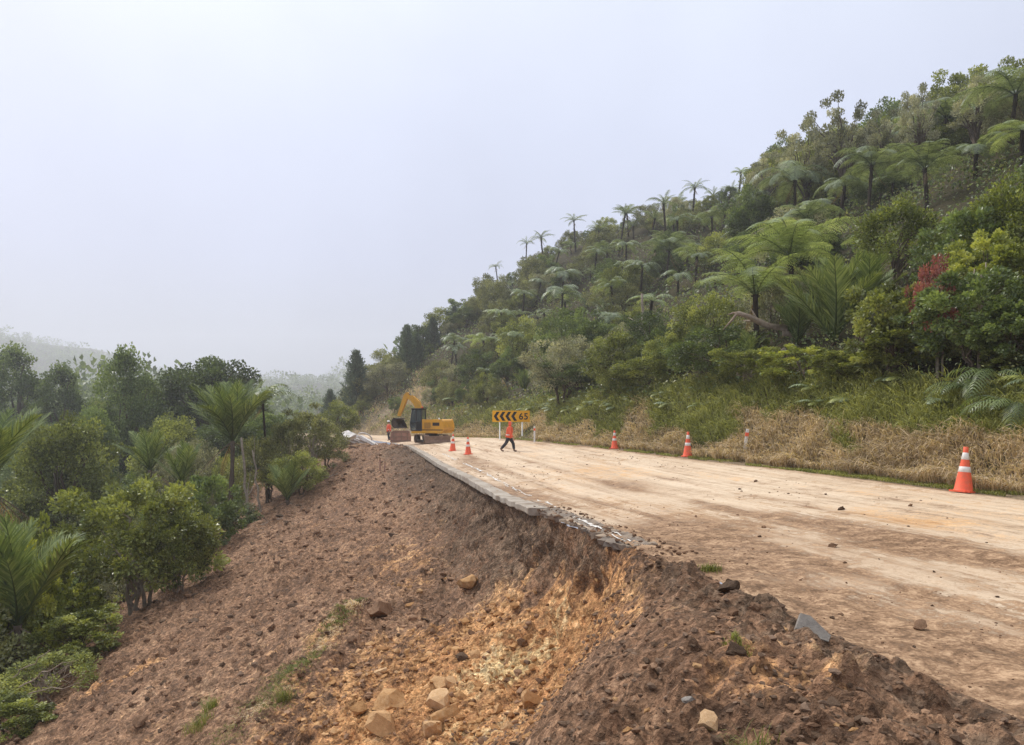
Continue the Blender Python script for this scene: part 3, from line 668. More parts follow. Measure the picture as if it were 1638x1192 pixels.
def trunk_mesh(name, seed, mat, r0=.5, r1=.42, flare=1.3, stubs=26, bend=.3, n=12):
    """unit-height trunk, radius in tenths of its height, rough with the stubs of old fronds"""
    r = np.random.default_rng(seed); mb = MB(); t = np.linspace(0, 1, n)
    p = np.stack([bend*.1*np.sin(t*2.3)*t, bend*.07*np.sin(t*1.7+1)*t, t], -1); p -= np.array([p[-1, 0], p[-1, 1], 0])
    rad = .1*(r0+(r1-r0)*t)*(1+(flare-1)*np.exp(-t*9)); tube(mb, p, rad*(1+.06*r.normal(size=n)), 9)
    for _ in range(stubs):
        h = r.uniform(.1, 1); a = r.random()*6.28; c = np.array([np.interp(h, t, p[:, k]) for k in range(3)])
        d = np.array([math.cos(a), math.sin(a), r.uniform(-.3, .9)]); rr = np.interp(h, t, rad)
        tube(mb, [c+d*rr*.6, c+d*rr*(1.35+.5*r.random())], [rr*.22, rr*.12], 4)
    return mb.mesh(name, mat, True)
TR = [trunk_mesh('fern_trunk', 250+k_, M['fern_bark'], .42, .46, 1.5, 34, .5) for k_ in range(3)]
NTR = [trunk_mesh('palm_trunk', 260+k_, M['bark'], .30, .27, 1.2, 4, .5) for k_ in range(2)]

def tree_fern(base, h, diam, label, group=None, bright=False, hi=False, nf=14, seed=0, dead=3, droop=0., thick=.10, name='tree_fern', slim=False):
    r = random.Random(seed)
    root = thing(name, label, 'tree fern', base, 0, group, None, (r.gauss(0, .10), r.gauss(0, .10), r.random()*6.28))
    if h > .25:
        obj('trunk', TR[seed % 3], root, scale=(thick/.044*1.0, thick/.044*1.0, h+.12), loc=(0, 0, -.12))
    mk = 'frond_bright' if bright else 'frond'
    for i in range(nf):
        s_ = diam*.58*r.uniform(.72, 1.1)
        o = obj('frond', FR['slim', r.randrange(3)] if slim else FR[mk, r.randrange(2), 1 if hi else 0], root, (0, 0, h-.04), None, s_)
        o.rotation_euler = (r.uniform(-.2, .2), droop+(r.uniform(-.55, .3) if slim else r.uniform(-.3, .22)), i/nf*6.283+r.uniform(-.16, .16))
    for i in range(dead):
        o = obj('dead_frond', FR['dead', 0], root, (0, 0, h-.1), None, diam*.33*r.uniform(.8, 1.1))
        o.rotation_euler = (0, r.uniform(-.1, .2), r.random()*6.28)
    return root
def palm(base, h, length, label, group=None, nf=14, seed=0, spread=(.28, .75), thick=.10, dead=2):
    r = random.Random(seed); root = thing('palm_tree', label, 'palm', base, r.random()*6.28, group)
    if h > .25: obj('trunk', NTR[seed % 2], root, scale=(thick/.029, thick/.029, h+.1), loc=(0, 0, -.1))
    for i in range(nf):
        e_ = r.uniform(*spread) if i > 2 else r.uniform(.05, .2)
        o = obj('frond', FR['nikau', r.randrange(3)], root, (0, 0, h-.05), None, length*r.uniform(.82, 1.08))
        o.rotation_euler = Euler((0, -(1.571-.1-e_), i*2.4+r.uniform(-.2, .2)))
    for i in range(dead):
        o = obj('dead_frond', FR['nikau_dead'], root, (0, 0, h-.05), None, length*.75); o.rotation_euler = (0, r.uniform(-.1, .3), r.random()*6.28)
    return root
def small_fern(base, diam, label, group, seed=0, k=None, nf=9):
    r = random.Random(seed); root = thing('ground_fern', label, 'fern', base, r.random()*6.28, group)
    for i in range(nf):
        o = obj('frond', FR['bracken', r.randrange(2) if k is None else k], root, (0, 0, 0), None, diam*.56*r.uniform(.8, 1.15))
        o.rotation_euler = (r.uniform(-.2, .2), r.uniform(-.25, .15), i/nf*6.283+r.uniform(-.3, .3))
    return root
def bush(key, x, y, rad, label, cat='shrub', group=None, seed=0, sz=1., z=None, name=None, sink=.9, tilt=0.):
    """a shrub or tree whose crown has the given radius, standing on the ground"""
    r = random.Random(seed); cme, lme, b = CR[key]
    gz = g1(x, y) if z is None else z
    root = thing(name or 'shrub', label, cat, (x, y, gz), 0, group)
    rz = r.random()*6.28; hgt = -b*rad*sz*sink
    for nm, mesh in (('crown', cme), ('trunk' if cat == 'tree' else 'stems', lme)):
        obj(nm, mesh, root, (0, 0, hgt), (0, 0, rz), (rad, rad*r.uniform(.9, 1.1), rad*sz))
    return root
def pine_mesh(seed):
    r = np.random.default_rng(seed); mb = MB(); tb = MB(); tube(tb, [(0, 0, 0), (0, 0, .5), (0, 0, 1.)], [.018, .012, .002], 7)
    for h in np.linspace(.12, .985, 26):
        L_ = .30*(1-h)**.75+.02; nb = 6 if h < .9 else 4
        for a in np.arange(nb)/nb*6.283+r.random()*6:
            d = np.array([math.cos(a), math.sin(a), .25+.5*h]); ln = L_*r.uniform(.65, 1.1)
            p0 = np.array([0, 0, h]); t = np.linspace(0, 1, 5)[:, None]; pts = p0+d*ln*t-np.array([0, 0, .22])*ln*t*(1-t)*2
            tube(tb, pts, np.linspace(.004, .001, 5), 4, False)
            m_ = int(16+150*ln); q = r.random(m_)**.6; p = p0+d*ln*q[:, None]-np.array([0, 0, .22])*ln*(q*(1-q)*2)[:, None]+r.normal(size=(m_, 3))*.012
            dd = norm(d*.8+r.normal(size=(m_, 3))*.6+np.array([0, 0, .5])); le = .045*r.uniform(.7, 1.2, m_)
            leaves(mb, p, dd, norm(r.normal(size=(m_, 3))), le, le*.16, .45+.2*r.normal(size=m_))
    return mb.mesh('pine_needles', M['leaf_blue'], False, 'tint'), tb.mesh('pine_trunk', M['bark'], True)
PINES = [pine_mesh(300), pine_mesh(301)]
def pine(x, y, h, label, seed=0, z=None):
    root = thing('pine_tree', label, 'tree', (x, y, g1(x, y) if z is None else z), seed*1.7)
    a, b = PINES[seed % 2]
    obj('crown', a, root, scale=h); obj('trunk', b, root, scale=h); return root

# ------------------------------------------------------------------ planting
ORD = ['first', 'second', 'third', 'fourth', 'fifth', 'sixth', 'seventh', 'eighth', 'ninth', 'tenth', 'eleventh', 'twelfth', 'thirteenth', 'fourteenth']
HERO = []                                   # (px, py, radius px, distance) of plants that nothing should grow in front of
def fern_spot(px, py, dpx, W=4.2, hmin=.4, hmax=3.6):
    """where a tree fern whose crown of about W metres shows at this size and place can stand"""
    y = W*F/dpx; yy = np.arange(y*.6, y*1.6, .25); x, z = (px-CX)/F*yy, (HY-py)/F*yy; h = z-ground(x, yy)
    c = np.abs(np.log(yy/y))*2+np.clip(hmin-h, 0, None)*2+np.clip(h-hmax, 0, None)*1.2+np.clip(5-(x-xr(yy)), 0, None)*.8
    i = int(np.argmin(c)); x, yy, h = float(x[i]), float(yy[i]), max(float(h[i]), .1)
    HERO.append((px, py, dpx*.5, yy)); return x, yy, h, dpx*yy/F
sk = [(800, 428, 30), (841, 391, 34), (870, 379, 42), (920, 353, 42), (955, 368, 46), (988, 341, 48), (1013, 362, 44), (1040, 347, 50), (1068, 325, 58), (1106, 302, 52), (1138, 313, 42), (1165, 306, 46)]
for i, (px, py, d) in enumerate(sk):
    x, y, h, D = fern_spot(px, py, d, 4.4, 2., 8)
    tree_fern((x, y, g1(x, y)), h, D, '%s bare-trunked tree fern from the left along the skyline ridge' % ORD[i], 'tree ferns along the skyline ridge', nf=14, seed=i+1, dead=2, thick=.12, slim=True)
for i, (px, py, d, W, br, lab, nf, dr) in enumerate([
    (1272, 402, 205, 5.2, True, 'bright green tree fern with a flat umbrella crown above the fallen log', 16, -.12),
    (1213, 470, 205, 5.5, True, 'bright tree fern with black stalks standing left of the upright palms', 13, -.25),
    (1272, 288, 140, 4.8, False, 'drooping tree fern with dark trunk below the leafy skyline trees', 16, .18),
    (1500, 190, 170, 5.0, False, 'large drooping tree fern on the skyline near the upper right corner', 18, .22),
    (1614, 150, 170, 4.6, False, 'rightmost skyline tree fern with a tall dark trunk', 15, .05),
    (1390, 262, 130, 4.6, False, 'arching tree fern left of the large drooping skyline fern', 15, .1),
    (1482, 268, 130, 4.6, False, 'spreading tree fern directly below the large drooping skyline fern', 13, -.1),
    (1298, 350, 125, 4.6, False, 'dull green tree fern behind the flat umbrella crown', 13, -.15),
    (1400, 395, 110, 4.2, True, 'half-hidden bright tree fern behind the yellow-leaved tree', 11, .05),
    (1065, 402, 96, 4.6, False, 'dark upright tree fern on the middle of the hillside', 16, -.3),
    (1024, 425, 70, 4.4, False, 'drooping tree fern left of the dark upright one', 14, .2),
    (1113, 410, 70, 4.2, False, 'small tree fern on a black trunk right of the dark upright one', 12, .1),
    (1085, 440, 64, 3.8, False, 'browning tree fern hung with dead fronds below the dark upright one', 9, .3),
    (1035, 482, 84, 4.0, True, 'ragged yellowing tree fern beside the pale bare trunk', 9, .1),
    (1145, 452, 60, 4.0, False, 'little tree fern left of the bright black-stalked one', 11, .1),
    (886, 402, 46, 4.2, False, 'tree fern just under the skyline below the third ridge fern', 13, .1),
    (913, 394, 40, 4.2, False, 'thin-trunked tree fern just under the fourth ridge fern', 12, 0),
    (900, 437, 70, 4.6, False, 'round-crowned tree fern under the left ridge ferns', 16, .2),
    (897, 470, 88, 4.6, False, 'broad domed tree fern on the left hillside', 16, .15),
    (858, 452, 46, 4.2, False, 'tree fern left of the round-crowned one near the skyline', 13, .1),
    (776, 545, 66, 4.2, True, 'pale tree fern in the fern cluster right of the skyline pines', 14, .1),
    (722, 545, 56, 4.0, False, 'lowest left tree fern in the cluster beside the skyline pines', 13, .1),
    (803, 502, 60, 4.2, True, 'pale tree fern in the upper fern cluster left of the broad domed one', 14, .1),
    (836, 470, 50, 4.2, False, 'tree fern close to the left skyline below the first ridge fern', 14, .1),
    (830, 540, 66, 4.2, True, 'pale tree fern in the middle of the lower fern cluster', 14, .1),
    (723, 642, 36, 2.2, True, 'small lone tree fern on the slope right of the excavator cab', 11, 0),
    (838, 585, 56, 3.6, False, 'upright tree fern above the chevron sign', 11, -.25),
    (1196, 318, 64, 4.2, False, 'tree fern at the right end of the ridge ferns under the dark tree', 13, .1),
    (1140, 345, 60, 4.4, False, 'tree fern just under the tenth ridge fern', 13, .1),
    (1085, 352, 58, 4.4, False, 'tree fern just under the ninth ridge fern', 13, .05),
    (1000, 392, 56, 4.4, False, 'tree fern under the sixth ridge fern', 13, .1),
    (950, 405, 52, 4.2, False, 'tree fern under the fifth ridge fern', 13, .1),
    (1345, 300, 96, 4.6, False, 'tree fern between the drooping dark-trunked fern and the arching one', 14, .1),
    (1420, 225, 96, 4.6, False, 'tree fern on the skyline left of the large drooping one', 14, .15),
    (1560, 240, 120, 4.4, False, 'tree fern below the gap between the two right skyline ferns', 14, .1),
    (1180, 420, 80, 4.2, False, 'tree fern left of the flat umbrella crown', 13, .1),
    (985, 455, 66, 4.2, False, 'tree fern above the bright green shrub on the middle slope', 13, .1),
    (1632, 210, 120, 4.0, True, 'tree fern cut off by the right edge below the rightmost skyline fern', 12, .2)]):
    x, y, h, D = fern_spot(px, py, d, W)
    tree_fern((x, y, g1(x, y)), h, D, lab, None, br, d > 90, nf, 40+i, 6 if 'brown' in lab else 2, dr, .11)
# palms
def palm_px(px, py, W, y, label, nf, seed, spread, thick=.1, dead=2, h=None):
    if px > CX: y = solve(px, py, .25, 8)[1]
    x = (px-CX)/F*y; g = g1(x, y); z = (HY-py)/F*y
    hh = max(z-g, .05) if h is None else h
    HERO.append((px, py-W*.4*F/y, W*.5*F/y, y)); return palm((x, y, g), hh, W, label, None, nf, seed, spread, thick, dead)
palm_px(372, 705, 3.9, 44, 'tall palm with upright shuttlecock crown at the edge of the slip', 22, 1, (.15, .95), .13, 3)
palm_px(1335, 545, 3.2, 25.5, 'largest upright palm clump on the bank right of the fallen log', 26, 2, (.05, .8), .1, 7)
palm_px(1275, 550, 2.3, 25, 'spiky palm behind the fallen log, left of the largest palm clump', 12, 3, (.2, .6), .1, 3)
palm_px(1385, 520, 2.6, 27, 'browning palm right of the largest palm clump', 12, 4, (.25, .7), .1, 7)
palm_px(1196, 590, 1.6, 24, 'young palm on the bank below the fallen log', 10, 5, (.2, .65), .08, 2)
palm_px(28, 1000, 3.2, 21, 'broad palm with arching fronds at the left edge of the picture', 15, 6, (.3, .8), .12, 4)
palm_px(-25, 780, 3.4, 27, 'palm cut off by the left edge with a ragged dead skirt', 15, 7, (.3, .8), .12, 6)
palm_px(240, 752, 2.6, 40, 'dark low palm between the two canopy trees and the tall palm', 12, 8, (.35, .85), .1, 2)
palm_px(292, 775, 2.2, 38, 'palm in the shade left of the tall palm trunk', 11, 9, (.3, .8), .1, 2)
palm_px(460, 800, 2.3, 41, 'young palm at the slip edge right of the tall palm', 12, 10, (.3, .85), .1, 3)
palm_px(838, 628, 2.2, 42, 'dark palm on the slope above the chevron sign', 11, 11, (.2, .6), .08, 2)
palm_px(1068, 600, 1.9, 29, 'grey stemmed cabbage palm amid the shrubs left of the young palm', 10, 12, (.2, .7), .07, 2)
x, y = (430-CX)/F*48, 48.; HERO.append((430, 640, 30, 48))
tree_fern((x, y, g1(x, y)), (HY-646)/F*y-g1(x, y), 4.6, 'tree fern with thin black trunk just right of the tall palm', None, False, False, 11, 91, 2, -.35, .07)

# hand-placed shrubs and trees
def bush_px(key, px, top, base, wpx, y, label, cat='shrub', group=None, seed=0, name=None):
    """a plant whose crown spans wpx photo pixels and whose top shows at row top, standing y metres away"""
    if px > CX and y < 50:                                       # keep shrubs off the grass bank
        while (px-CX)/F*y-float(xr(y)) < 3.5+wpx*.2*y/F and y < 50: y += .25
    x = (px-CX)/F*y; g = g1(x, y); rad = wpx*.5*y/F; H = (HY-top)/F*y-g
    b = -CR[key][2]; sz = min(2.2, max(.55, H/(rad*(b*.9+(1.32 if key in ('tree', 'tree_b', 'tree_c') else 1.05)))))
    return bush(key, x, y, rad, label, cat, group, seed, sz, name=name or ('broadleaf_tree' if cat == 'tree' else 'shrub'))
LEFT = [
 ('tree', 205, 578, 0, 118, 78, 'dense dark canopy tree with a domed top, left of the tallest one', 'tree'),
 ('tree_b', 335, 560, 0, 140, 82, 'tallest dark canopy tree rising behind the tall palm', 'tree'),
 ('tree_b', 172, 585, 0, 44, 92, 'narrow canopy tree peeping over the left side of the domed tree', 'tree'),
 ('tree_c', 95, 652, 0, 165, 47, 'broad mid-green tree in front of the left forest', 'tree'),
 ('tree', 20, 572, 0, 120, 105, 'dark forest tree at the far left skyline', 'tree'),
 ('tree', 95, 600, 0, 100, 100, 'dark forest tree left of the narrow canopy tree', 'tree'),
 ('tree_b', 140, 640, 0, 110, 66, 'dark round tree just under the domed tree', 'tree'),
 ('tree_c', 270, 655, 0, 110, 62, 'green tree filling the gap between the two tallest canopy trees', 'tree'),
 ('near_fine', 225, 752, 985, 225, 27, 'large bushy green shrub with pale stems at the foot of the slip', 'shrub'),
 ('near_fine', 285, 810, 960, 120, 26.5, 'green shrub leaning onto the slip beside the large bushy one', 'shrub'),
 ('near_broad2', 55, 815, 0, 120, 26, 'yellowish flowering shrub in front of the broad mid-green tree', 'shrub'),
 ('near_broad', 130, 970, 1060, 130, 21.5, 'low leafy shrub right of the broad palm at the slip edge', 'shrub'),
 ('near_broad2', 20, 860, 0, 120, 22, 'bright leafy shrub above the broad palm at the left edge', 'shrub'),
 ('twiggy', 75, 1030, 1110, 150, 18.5, 'low shrub with bare grey branches at the lower left', 'shrub'),
 ('near_broad', 15, 1110, 1190, 110, 16, 'bright low shrub in the bottom left corner', 'shrub'),
 ('near_dark', 330, 760, 880, 110, 36, 'dark shrub in the shade left of the tall palm base', 'shrub'),
 ('dark', 365, 800, 0, 90, 40, 'dark undergrowth shrub below the tall palm crown', 'shrub'),
 ('sparse', 500, 650, 790, 95, 49, 'thin-stemmed olive shrub beside the road end of the slip', 'shrub'),
 ('sparse', 460, 660, 800, 90, 47, 'thin-stemmed shrub between the tall palm and the olive shrub', 'shrub'),
 ('olive', 525, 672, 770, 62, 51, 'small shrub right at the corner of the slip below the white rubble', 'shrub'),
 ('olive_b', 430, 690, 0, 90, 46, 'olive shrub behind the thin black fern trunk', 'shrub'),
 ('mid', 480, 720, 0, 80, 44, 'green shrub low on the slip edge by the young palm', 'shrub'),
 ('grey', 300, 690, 0, 110, 48, 'greyish shrub left of the tall palm crown', 'shrub'),
 ('mid', 545, 640, 0, 60, 75, 'shrub behind the white rubble at the road bend', 'shrub')]
for i, q in enumerate(LEFT):
    key, px, top, base, w, y, lab, cat = q
    bush_px(key, px, top, base, w, y, lab, cat, None, 400+i); HERO.append((px, top+w*.4, w*.33, y))
RIGHT = [
 ('yellow', 1440, 300, 0, 130, 30, 'yellow-green leafy tree standing out on the upper right slope', 'tree'),
 ('yellow', 1610, 270, 0, 150, 24, 'yellow-green tree at the right edge under the skyline ferns', 'tree'),
 ('near_broad2', 1590, 360, 0, 150, 22, 'light green broad-leaved shrub high at the right edge', 'shrub'),
 ('red', 1500, 395, 0, 90, 19.5, 'shrub with crimson leaves on the right slope', 'shrub'),
 ('near_broad', 1430, 440, 0, 150, 20, 'big-leaved green shrub left of the crimson one', 'shrub'),
 ('near_broad', 1440, 540, 0, 140, 18.5, 'glossy large-leaved shrub just above the grass bank', 'shrub'),
 ('near_dark', 1560, 430, 0, 170, 18.5, 'dark shrub with bare pale trunks near the right edge', 'shrub'),
 ('near_dark', 1630, 480, 0, 130, 16.5, 'dark leafy shrub cut by the right edge above the last cone', 'shrub'),
 ('near_broad', 1610, 560, 0, 80, 15.8, 'green sprig shrub at the right edge above the drooping fern', 'shrub'),
 ('near_broad2', 1290, 590, 0, 120, 21.5, 'light green shrub below the palm clump', 'shrub'),
 ('near_fine', 1200, 600, 0, 120, 22.5, 'fine-leaved shrub on the bank between cone and palm clump', 'shrub'),
 ('near_broad', 1350, 560, 0, 100, 21, 'shrub growing at the foot of the largest palm clump', 'shrub'),
 ('dark', 1140, 520, 0, 150, 30, 'dark round shrub left of the fallen log', 'shrub'),
 ('grey', 900, 530, 0, 120, 44, 'large greyish shrub on the lower middle slope', 'shrub'),
 ('mid_b', 985, 520, 0, 105, 39, 'bright green shrub beside the greyish one', 'shrub'),
 ('dark_b', 930, 600, 0, 110, 38, 'dark tangled shrub under the greyish one', 'shrub'),
 ('mid', 1030, 610, 0, 110, 31, 'green shrub at the foot of the pale bare trunk', 'shrub'),
 ('tree_open', 1350, 165, 0, 105, 62, 'leafy open-crowned tree highest on the middle of the skyline', 'tree'),
 ('tree_open', 1290, 210, 0, 95, 66, 'open-crowned skyline tree left of the highest one', 'tree'),
 ('tree_open', 1415, 185, 0, 90, 58, 'open-crowned skyline tree right of the highest one', 'tree'),
 ('tree_open', 1470, 150, 0, 70, 52, 'thin skyline tree behind the large drooping fern', 'tree'),
 ('tree_open', 1225, 255, 0, 80, 78, 'leftmost open-crowned skyline tree beside the ridge ferns', 'tree'),
 ('tree_open', 1560, 135, 0, 90, 48, 'open-crowned skyline tree between the two right skyline ferns', 'tree'),
 ('dark_b', 1200, 300, 0, 90, 70, 'dark tree under the leftmost open-crowned skyline tree', 'tree'),
 ('dark', 745, 495, 0, 60, 118, 'dark rounded tree on the skyline right of the pines', 'tree')]
for i, q in enumerate(RIGHT):
    key, px, top, base, w, y, lab, cat = q
    bush_px(key, px, top, base, w, y, lab, cat, None, 500+i); HERO.append((px, top+w*.4, w*.3, y))
for i, (px, top, base, y, lab) in enumerate([(570, 563, 640, 108, 'large pine standing lowest down the skyline spur'), (651, 522, 592, 112, 'tall pine in the pair on the spur above the excavator'),
        (667, 535, 590, 114, 'shorter pine in the pair on the spur above the excavator'), (692, 510, 570, 118, 'slender pine highest up the spur'), (528, 625, 660, 120, 'little far pine left of all the others'), (727, 492, 540, 124, 'thin pine tip beside the dark rounded skyline tree')]):
    x = (px-CX)/F*y; z = (HY-base)/F*y; g = g1(x, y)
    pine(x, y, (base-top)/F*y+max(0, z-g), lab, i, min(g, z)); HERO.append((px, (top+base)/2, 18, y))

# fill of shrubs, ferns and trees
def hidden(x, y, z):
    t = np.linspace(.15, .97, 40); gx, gy = x*t, y*t
    return bool((ground(gx, gy) > z*t+.2).any())
def in_front_of_hero(px, py, rp, y):
    return any(y < hy_-.5 and abs(px-hx) < hr+rp*.75 and abs(py-hp) < hr*.9+rp*.6 for hx, hp, hr, hy_ in HERO)
TEXT = {'olive': 'olive', 'olive_b': 'olive', 'mid': 'mid-green', 'mid_b': 'mid-green', 'dark': 'dark green', 'dark_b': 'dark green', 'grey': 'grey-green', 'yellow': 'yellow-green', 'sparse': 'thin olive', 'near_dark': 'dark glossy', 'near_broad': 'broad-leaved green', 'near_broad2': 'broad-leaved yellow-green', 'near_fine': 'fine-leaved green'}
rr = random.Random(77)
FILL = []                                                        # plants and stones whose labels follow from their neighbours
PL = []
def clear(x, y, r_, f=.8): return all((x-a)**2+(y-b)**2 > (f*(r_+c)*.75)**2 for a, b, c in PL)
cnt = 0
for k in range(9000):
    if cnt >= 165: break
    y = math.exp(rr.uniform(math.log(10), math.log(128))); w = rr.uniform(3.6, 60)*min(1, .3+y/60)+.0; x = float(xr(y))+w
    hz, s = hill(np.array([x]), np.array([y])); s = float(s[0]); hz = float(hz[0])
    if s < 4.1: continue
    rad = rr.uniform(.8, 1.3) if s < 6.5 else rr.uniform(1.5, 2.7)
    if y > 60: rad *= 1.25
    px, py = proj(x, y, hz+rad*.8); rp = rad*F/y
    if not 560 < px < 1740 or py < -60 or not clear(x, y, rad): continue
    if hidden(x, y, hz+rad*1.5) or in_front_of_hero(px, py, rp, y): continue
    if 590 < px < 690 and y < 104 and rr.random() < .8: continue
    q = rr.random()
    if px > 1380 and y < 40: key = rr.choice(['near_broad', 'near_broad2', 'near_dark', 'near_fine', 'yellow', 'olive'])
    elif px > 1000: key = rr.choice(['olive', 'mid', 'dark', 'dark_b', 'mid_b', 'olive_b', 'grey', 'near_fine'])
    else: key = rr.choice(['olive', 'olive_b', 'grey', 'dark', 'olive', 'mid', 'dark_b', 'olive_b'])
    o = bush(key, x, y, rad, None, 'shrub', 'shrubs covering the hillside', 1000+k, rr.uniform(.85, 1.3), sink=rr.uniform(.45, .8)); FILL.append((o, px, py, TEXT[key]+' shrub'))
    PL.append((x, y, rad)); cnt += 1
ce = 0
for k in range(3000):                                           # shrubs filed as trees; the slope goes on beside and behind the camera
    if ce >= 30: break
    y = rr.uniform(2, 34); x = float(xr(y))+rr.uniform(5, 26); z = g1(x, y); rad = rr.uniform(1.8, 2.9); px, py = proj(x, y, z+rad)
    if px < 1700+rad*F/y or px > 4200 or not clear(x, y, rad): continue
    key = rr.choice(['near_broad', 'near_dark', 'near_fine', 'yellow', 'mid'])
    bush(key, x, y, rad, '%s shrub on the slope beyond the right edge of the picture' % TEXT[key], 'tree', 'shrubs beyond the right edge', 8000+k, rr.uniform(.9, 1.3), name='broadleaf_tree', sink=.6); PL.append((x, y, rad)); ce += 1
ysk = np.concatenate([np.arange(20, 60, .5), np.arange(60, 170, 1.)])
for i, px in enumerate(range(640, 1640, 15)):                   # extra shrubs along the crest, filed in the tree category
    x = (px-CX)/F*ysk; z = ground(x, ysk); j = int(np.argmax((z+1.5)/ysk)); rad = rr.uniform(.8, 1.4)*max(.8, ysk[j]/110)
    q = ysk[j]-rr.uniform(0, 6); key = rr.choice(['dark', 'dark_b', 'grey', 'olive', 'mid', 'olive_b'])
    o = bush(key, float((px+rr.uniform(-6, 6)-CX)/F*q), float(q), rad, None, 'tree', 'small shrubs along the crest', 7000+i, rr.uniform(.8, 1.25), name='crest_shrub', sink=rr.uniform(.3, .7)); FILL.append((o, px, HY-F*float(z[j])/float(ysk[j]), 'small %s crest shrub' % TEXT[key]))
    PL.append((float(x[j]), float(ysk[j]), rad))
cf = 0
for k in range(6000):
    if cf >= 88: break
    y = rr.uniform(22, 125); w = rr.uniform(5, 62); x = float(xr(y))+w
    hz, s = hill(np.array([x]), np.array([y])); hz = float(hz[0]); s = float(s[0])
    if s < 6: continue
    D = rr.uniform(2.2, 5.0); h = rr.uniform(.8, 3.8); px, py = proj(x, y, hz+h); rp = D*.5*F/y
    if not 640 < px < 1660 or (px < 770 and py > 560) or hidden(x, y, hz+h+.3) or in_front_of_hero(px, py, rp*.8, y) or not all((x-a)**2+(y-b)**2 > (c*.45+D*.25)**2 for a, b, c in PL): continue
    o = tree_fern((x, y, hz), h, D, None, 'tree ferns among the hillside shrubs', rr.random() < .3, rp > 45, rr.randint(8, 15), 2000+k, rr.choice([0, 2, 5, 9]), rr.uniform(-.3, .35), rr.uniform(.07, .13), 'tree_fern', rr.random() < .3); FILL.append((o, px, py, 'half-sunk tree fern'))
    PL.append((x, y, D*.35)); cf += 1
cf = 0
for k in range(4000):                                            # low ferns hanging over the top of the grass bank
    if cf >= 46: break
    y = rr.uniform(14, 60); s0 = rr.uniform(2.8, 4.6); x = float(xr(y))+s0*1.03; D = rr.uniform(.9, 1.7)
    px, py = proj(x, y, g1(x, y)+.4)
    if px > 1680 or in_front_of_hero(px, py, 10, y) or not clear(x, y, D*.5, .6): continue
    o = small_fern((x, y, float(hill_z(np.array([x]), np.array([y]))[0][0])), D, None, 'ground ferns along the top of the bank', 3000+k); FILL.append((o, px, py, 'low ground fern'))
    PL.append((x, y, D*.4)); cf += 1
for i, (px, py, d, lab) in enumerate([(1590, 590, 2.4, 'dark drooping fern near the right edge above the last cone'), (1622, 640, 2.4, 'lower dark drooping fern at the right edge'), (1550, 610, 1.8, 'smaller dark fern left of the two drooping ones')]):
    x, y, z, g = solve(px, py, .5, 8); small_fern((x, y, g1(x, y)+.3), d, lab, None, 3900+i, 2, 14)
# left: the gully and the forest across it
cl_, ct_ = 0, 0
for k in range(9000):
    if cl_ >= 92: break
    y = math.exp(rr.uniform(math.log(13), math.log(80))); w = rr.uniform(13.0, 48); x = float(xl(y))-w
    rad = rr.uniform(1.1, 2.0)*(1 if w < 22 else 1.5); 
    if w-rad*.8 < 12.2 and y < 46: continue
    g = g1(x, y); px, py = proj(x, y, g+rad); rp = rad*F/y
    if not -120 < px < 520 or not clear(x, y, rad, .7) or in_front_of_hero(px, py, rp, y): continue
    key = rr.choice(['near_fine', 'near_broad', 'mid', 'near_broad2', 'olive']) if y < 30 else rr.choice(['mid', 'dark', 'olive', 'grey', 'dark_b', 'mid_b'])
    o = bush(key, x, y, rad, None, 'shrub', 'shrubs filling the gully', 4000+k, rr.uniform(.9, 1.4), sink=rr.uniform(.6, .9)); FILL.append((o, px, py, TEXT[key]+' shrub'))
    PL.append((x, y, rad)); cl_ += 1
for k in range(6000):
    if ct_ >= 85: break
    y = rr.uniform(62, 190); px = rr.uniform(-90, 560); x = (px-CX)/F*y
    if x > float(xl(y))-9: continue
    rad = rr.uniform(2.3, 4.2); g = g1(x, y); sz = rr.uniform(.75, 1.1)
    px, py = proj(x, y, g+2.75*rad*sz); rp = rad*F/y
    lim = np.interp(px, [0, 60, 160, 250, 300, 400, 470, 560], [572, 592, 606, 610, 615, 632, 640, 645])
    if py < lim: continue
    if not clear(x, y, rad, .75) or in_front_of_hero(px, py+rp, rp*.8, y): continue
    key = rr.choice(['tree', 'tree_b', 'tree_c', 'tree'])
    o = bush(key, x, y, rad, None, 'tree', 'forest trees across the gully', 5000+k, sz, name='forest_tree', sink=.7); FILL.append((o, px, py, '%s forest tree' % ('mid-green' if key == 'tree_c' else 'dark')))
    PL.append((x, y, rad)); ct_ += 1
# forest on the hills beyond: one hazy mass
r = np.random.default_rng(5); mb = MB(); n = 4600
yy = np.where(r.random(n) < .4, r.uniform(190, 420, n), r.uniform(420, 1250, n)); pp = np.where(r.random(n) < .6, r.uniform(-150, 330, n), r.uniform(330, 720, n)); xx = (pp-CX)/F*yy; zz = ground(xx, yy); ok = zz > -30
yy, xx, zz = yy[ok], xx[ok], zz[ok]; n = len(xx); H = r.uniform(4, 9, n)*np.clip(yy/450, 1, 2.)*np.where(r.random(n) < .05, 1.9, 1); m_ = 46
q = sphere_dirs(n*m_, r)*np.repeat(np.stack([H*.32, H*.32, H*.42], -1), m_, 0)*(r.random(n*m_)**.4)[:, None]
p = np.repeat(np.stack([xx, yy, zz+H*.5], -1), m_, 0)+q
leaves(mb, p, norm(q+np.array([0, 0, .5])), norm(np.array([0, 0, 1.])+r.normal(size=p.shape)*.5), np.repeat(H, m_)*.13, np.repeat(H, m_)*.055, .4+.2*r.normal(size=n*m_))
tag(mb.build('distant_forest', M['leaf_dark'], None, False, 'tint'), 'hazy forest covering the hills across the valley', 'forest', kind='stuff')

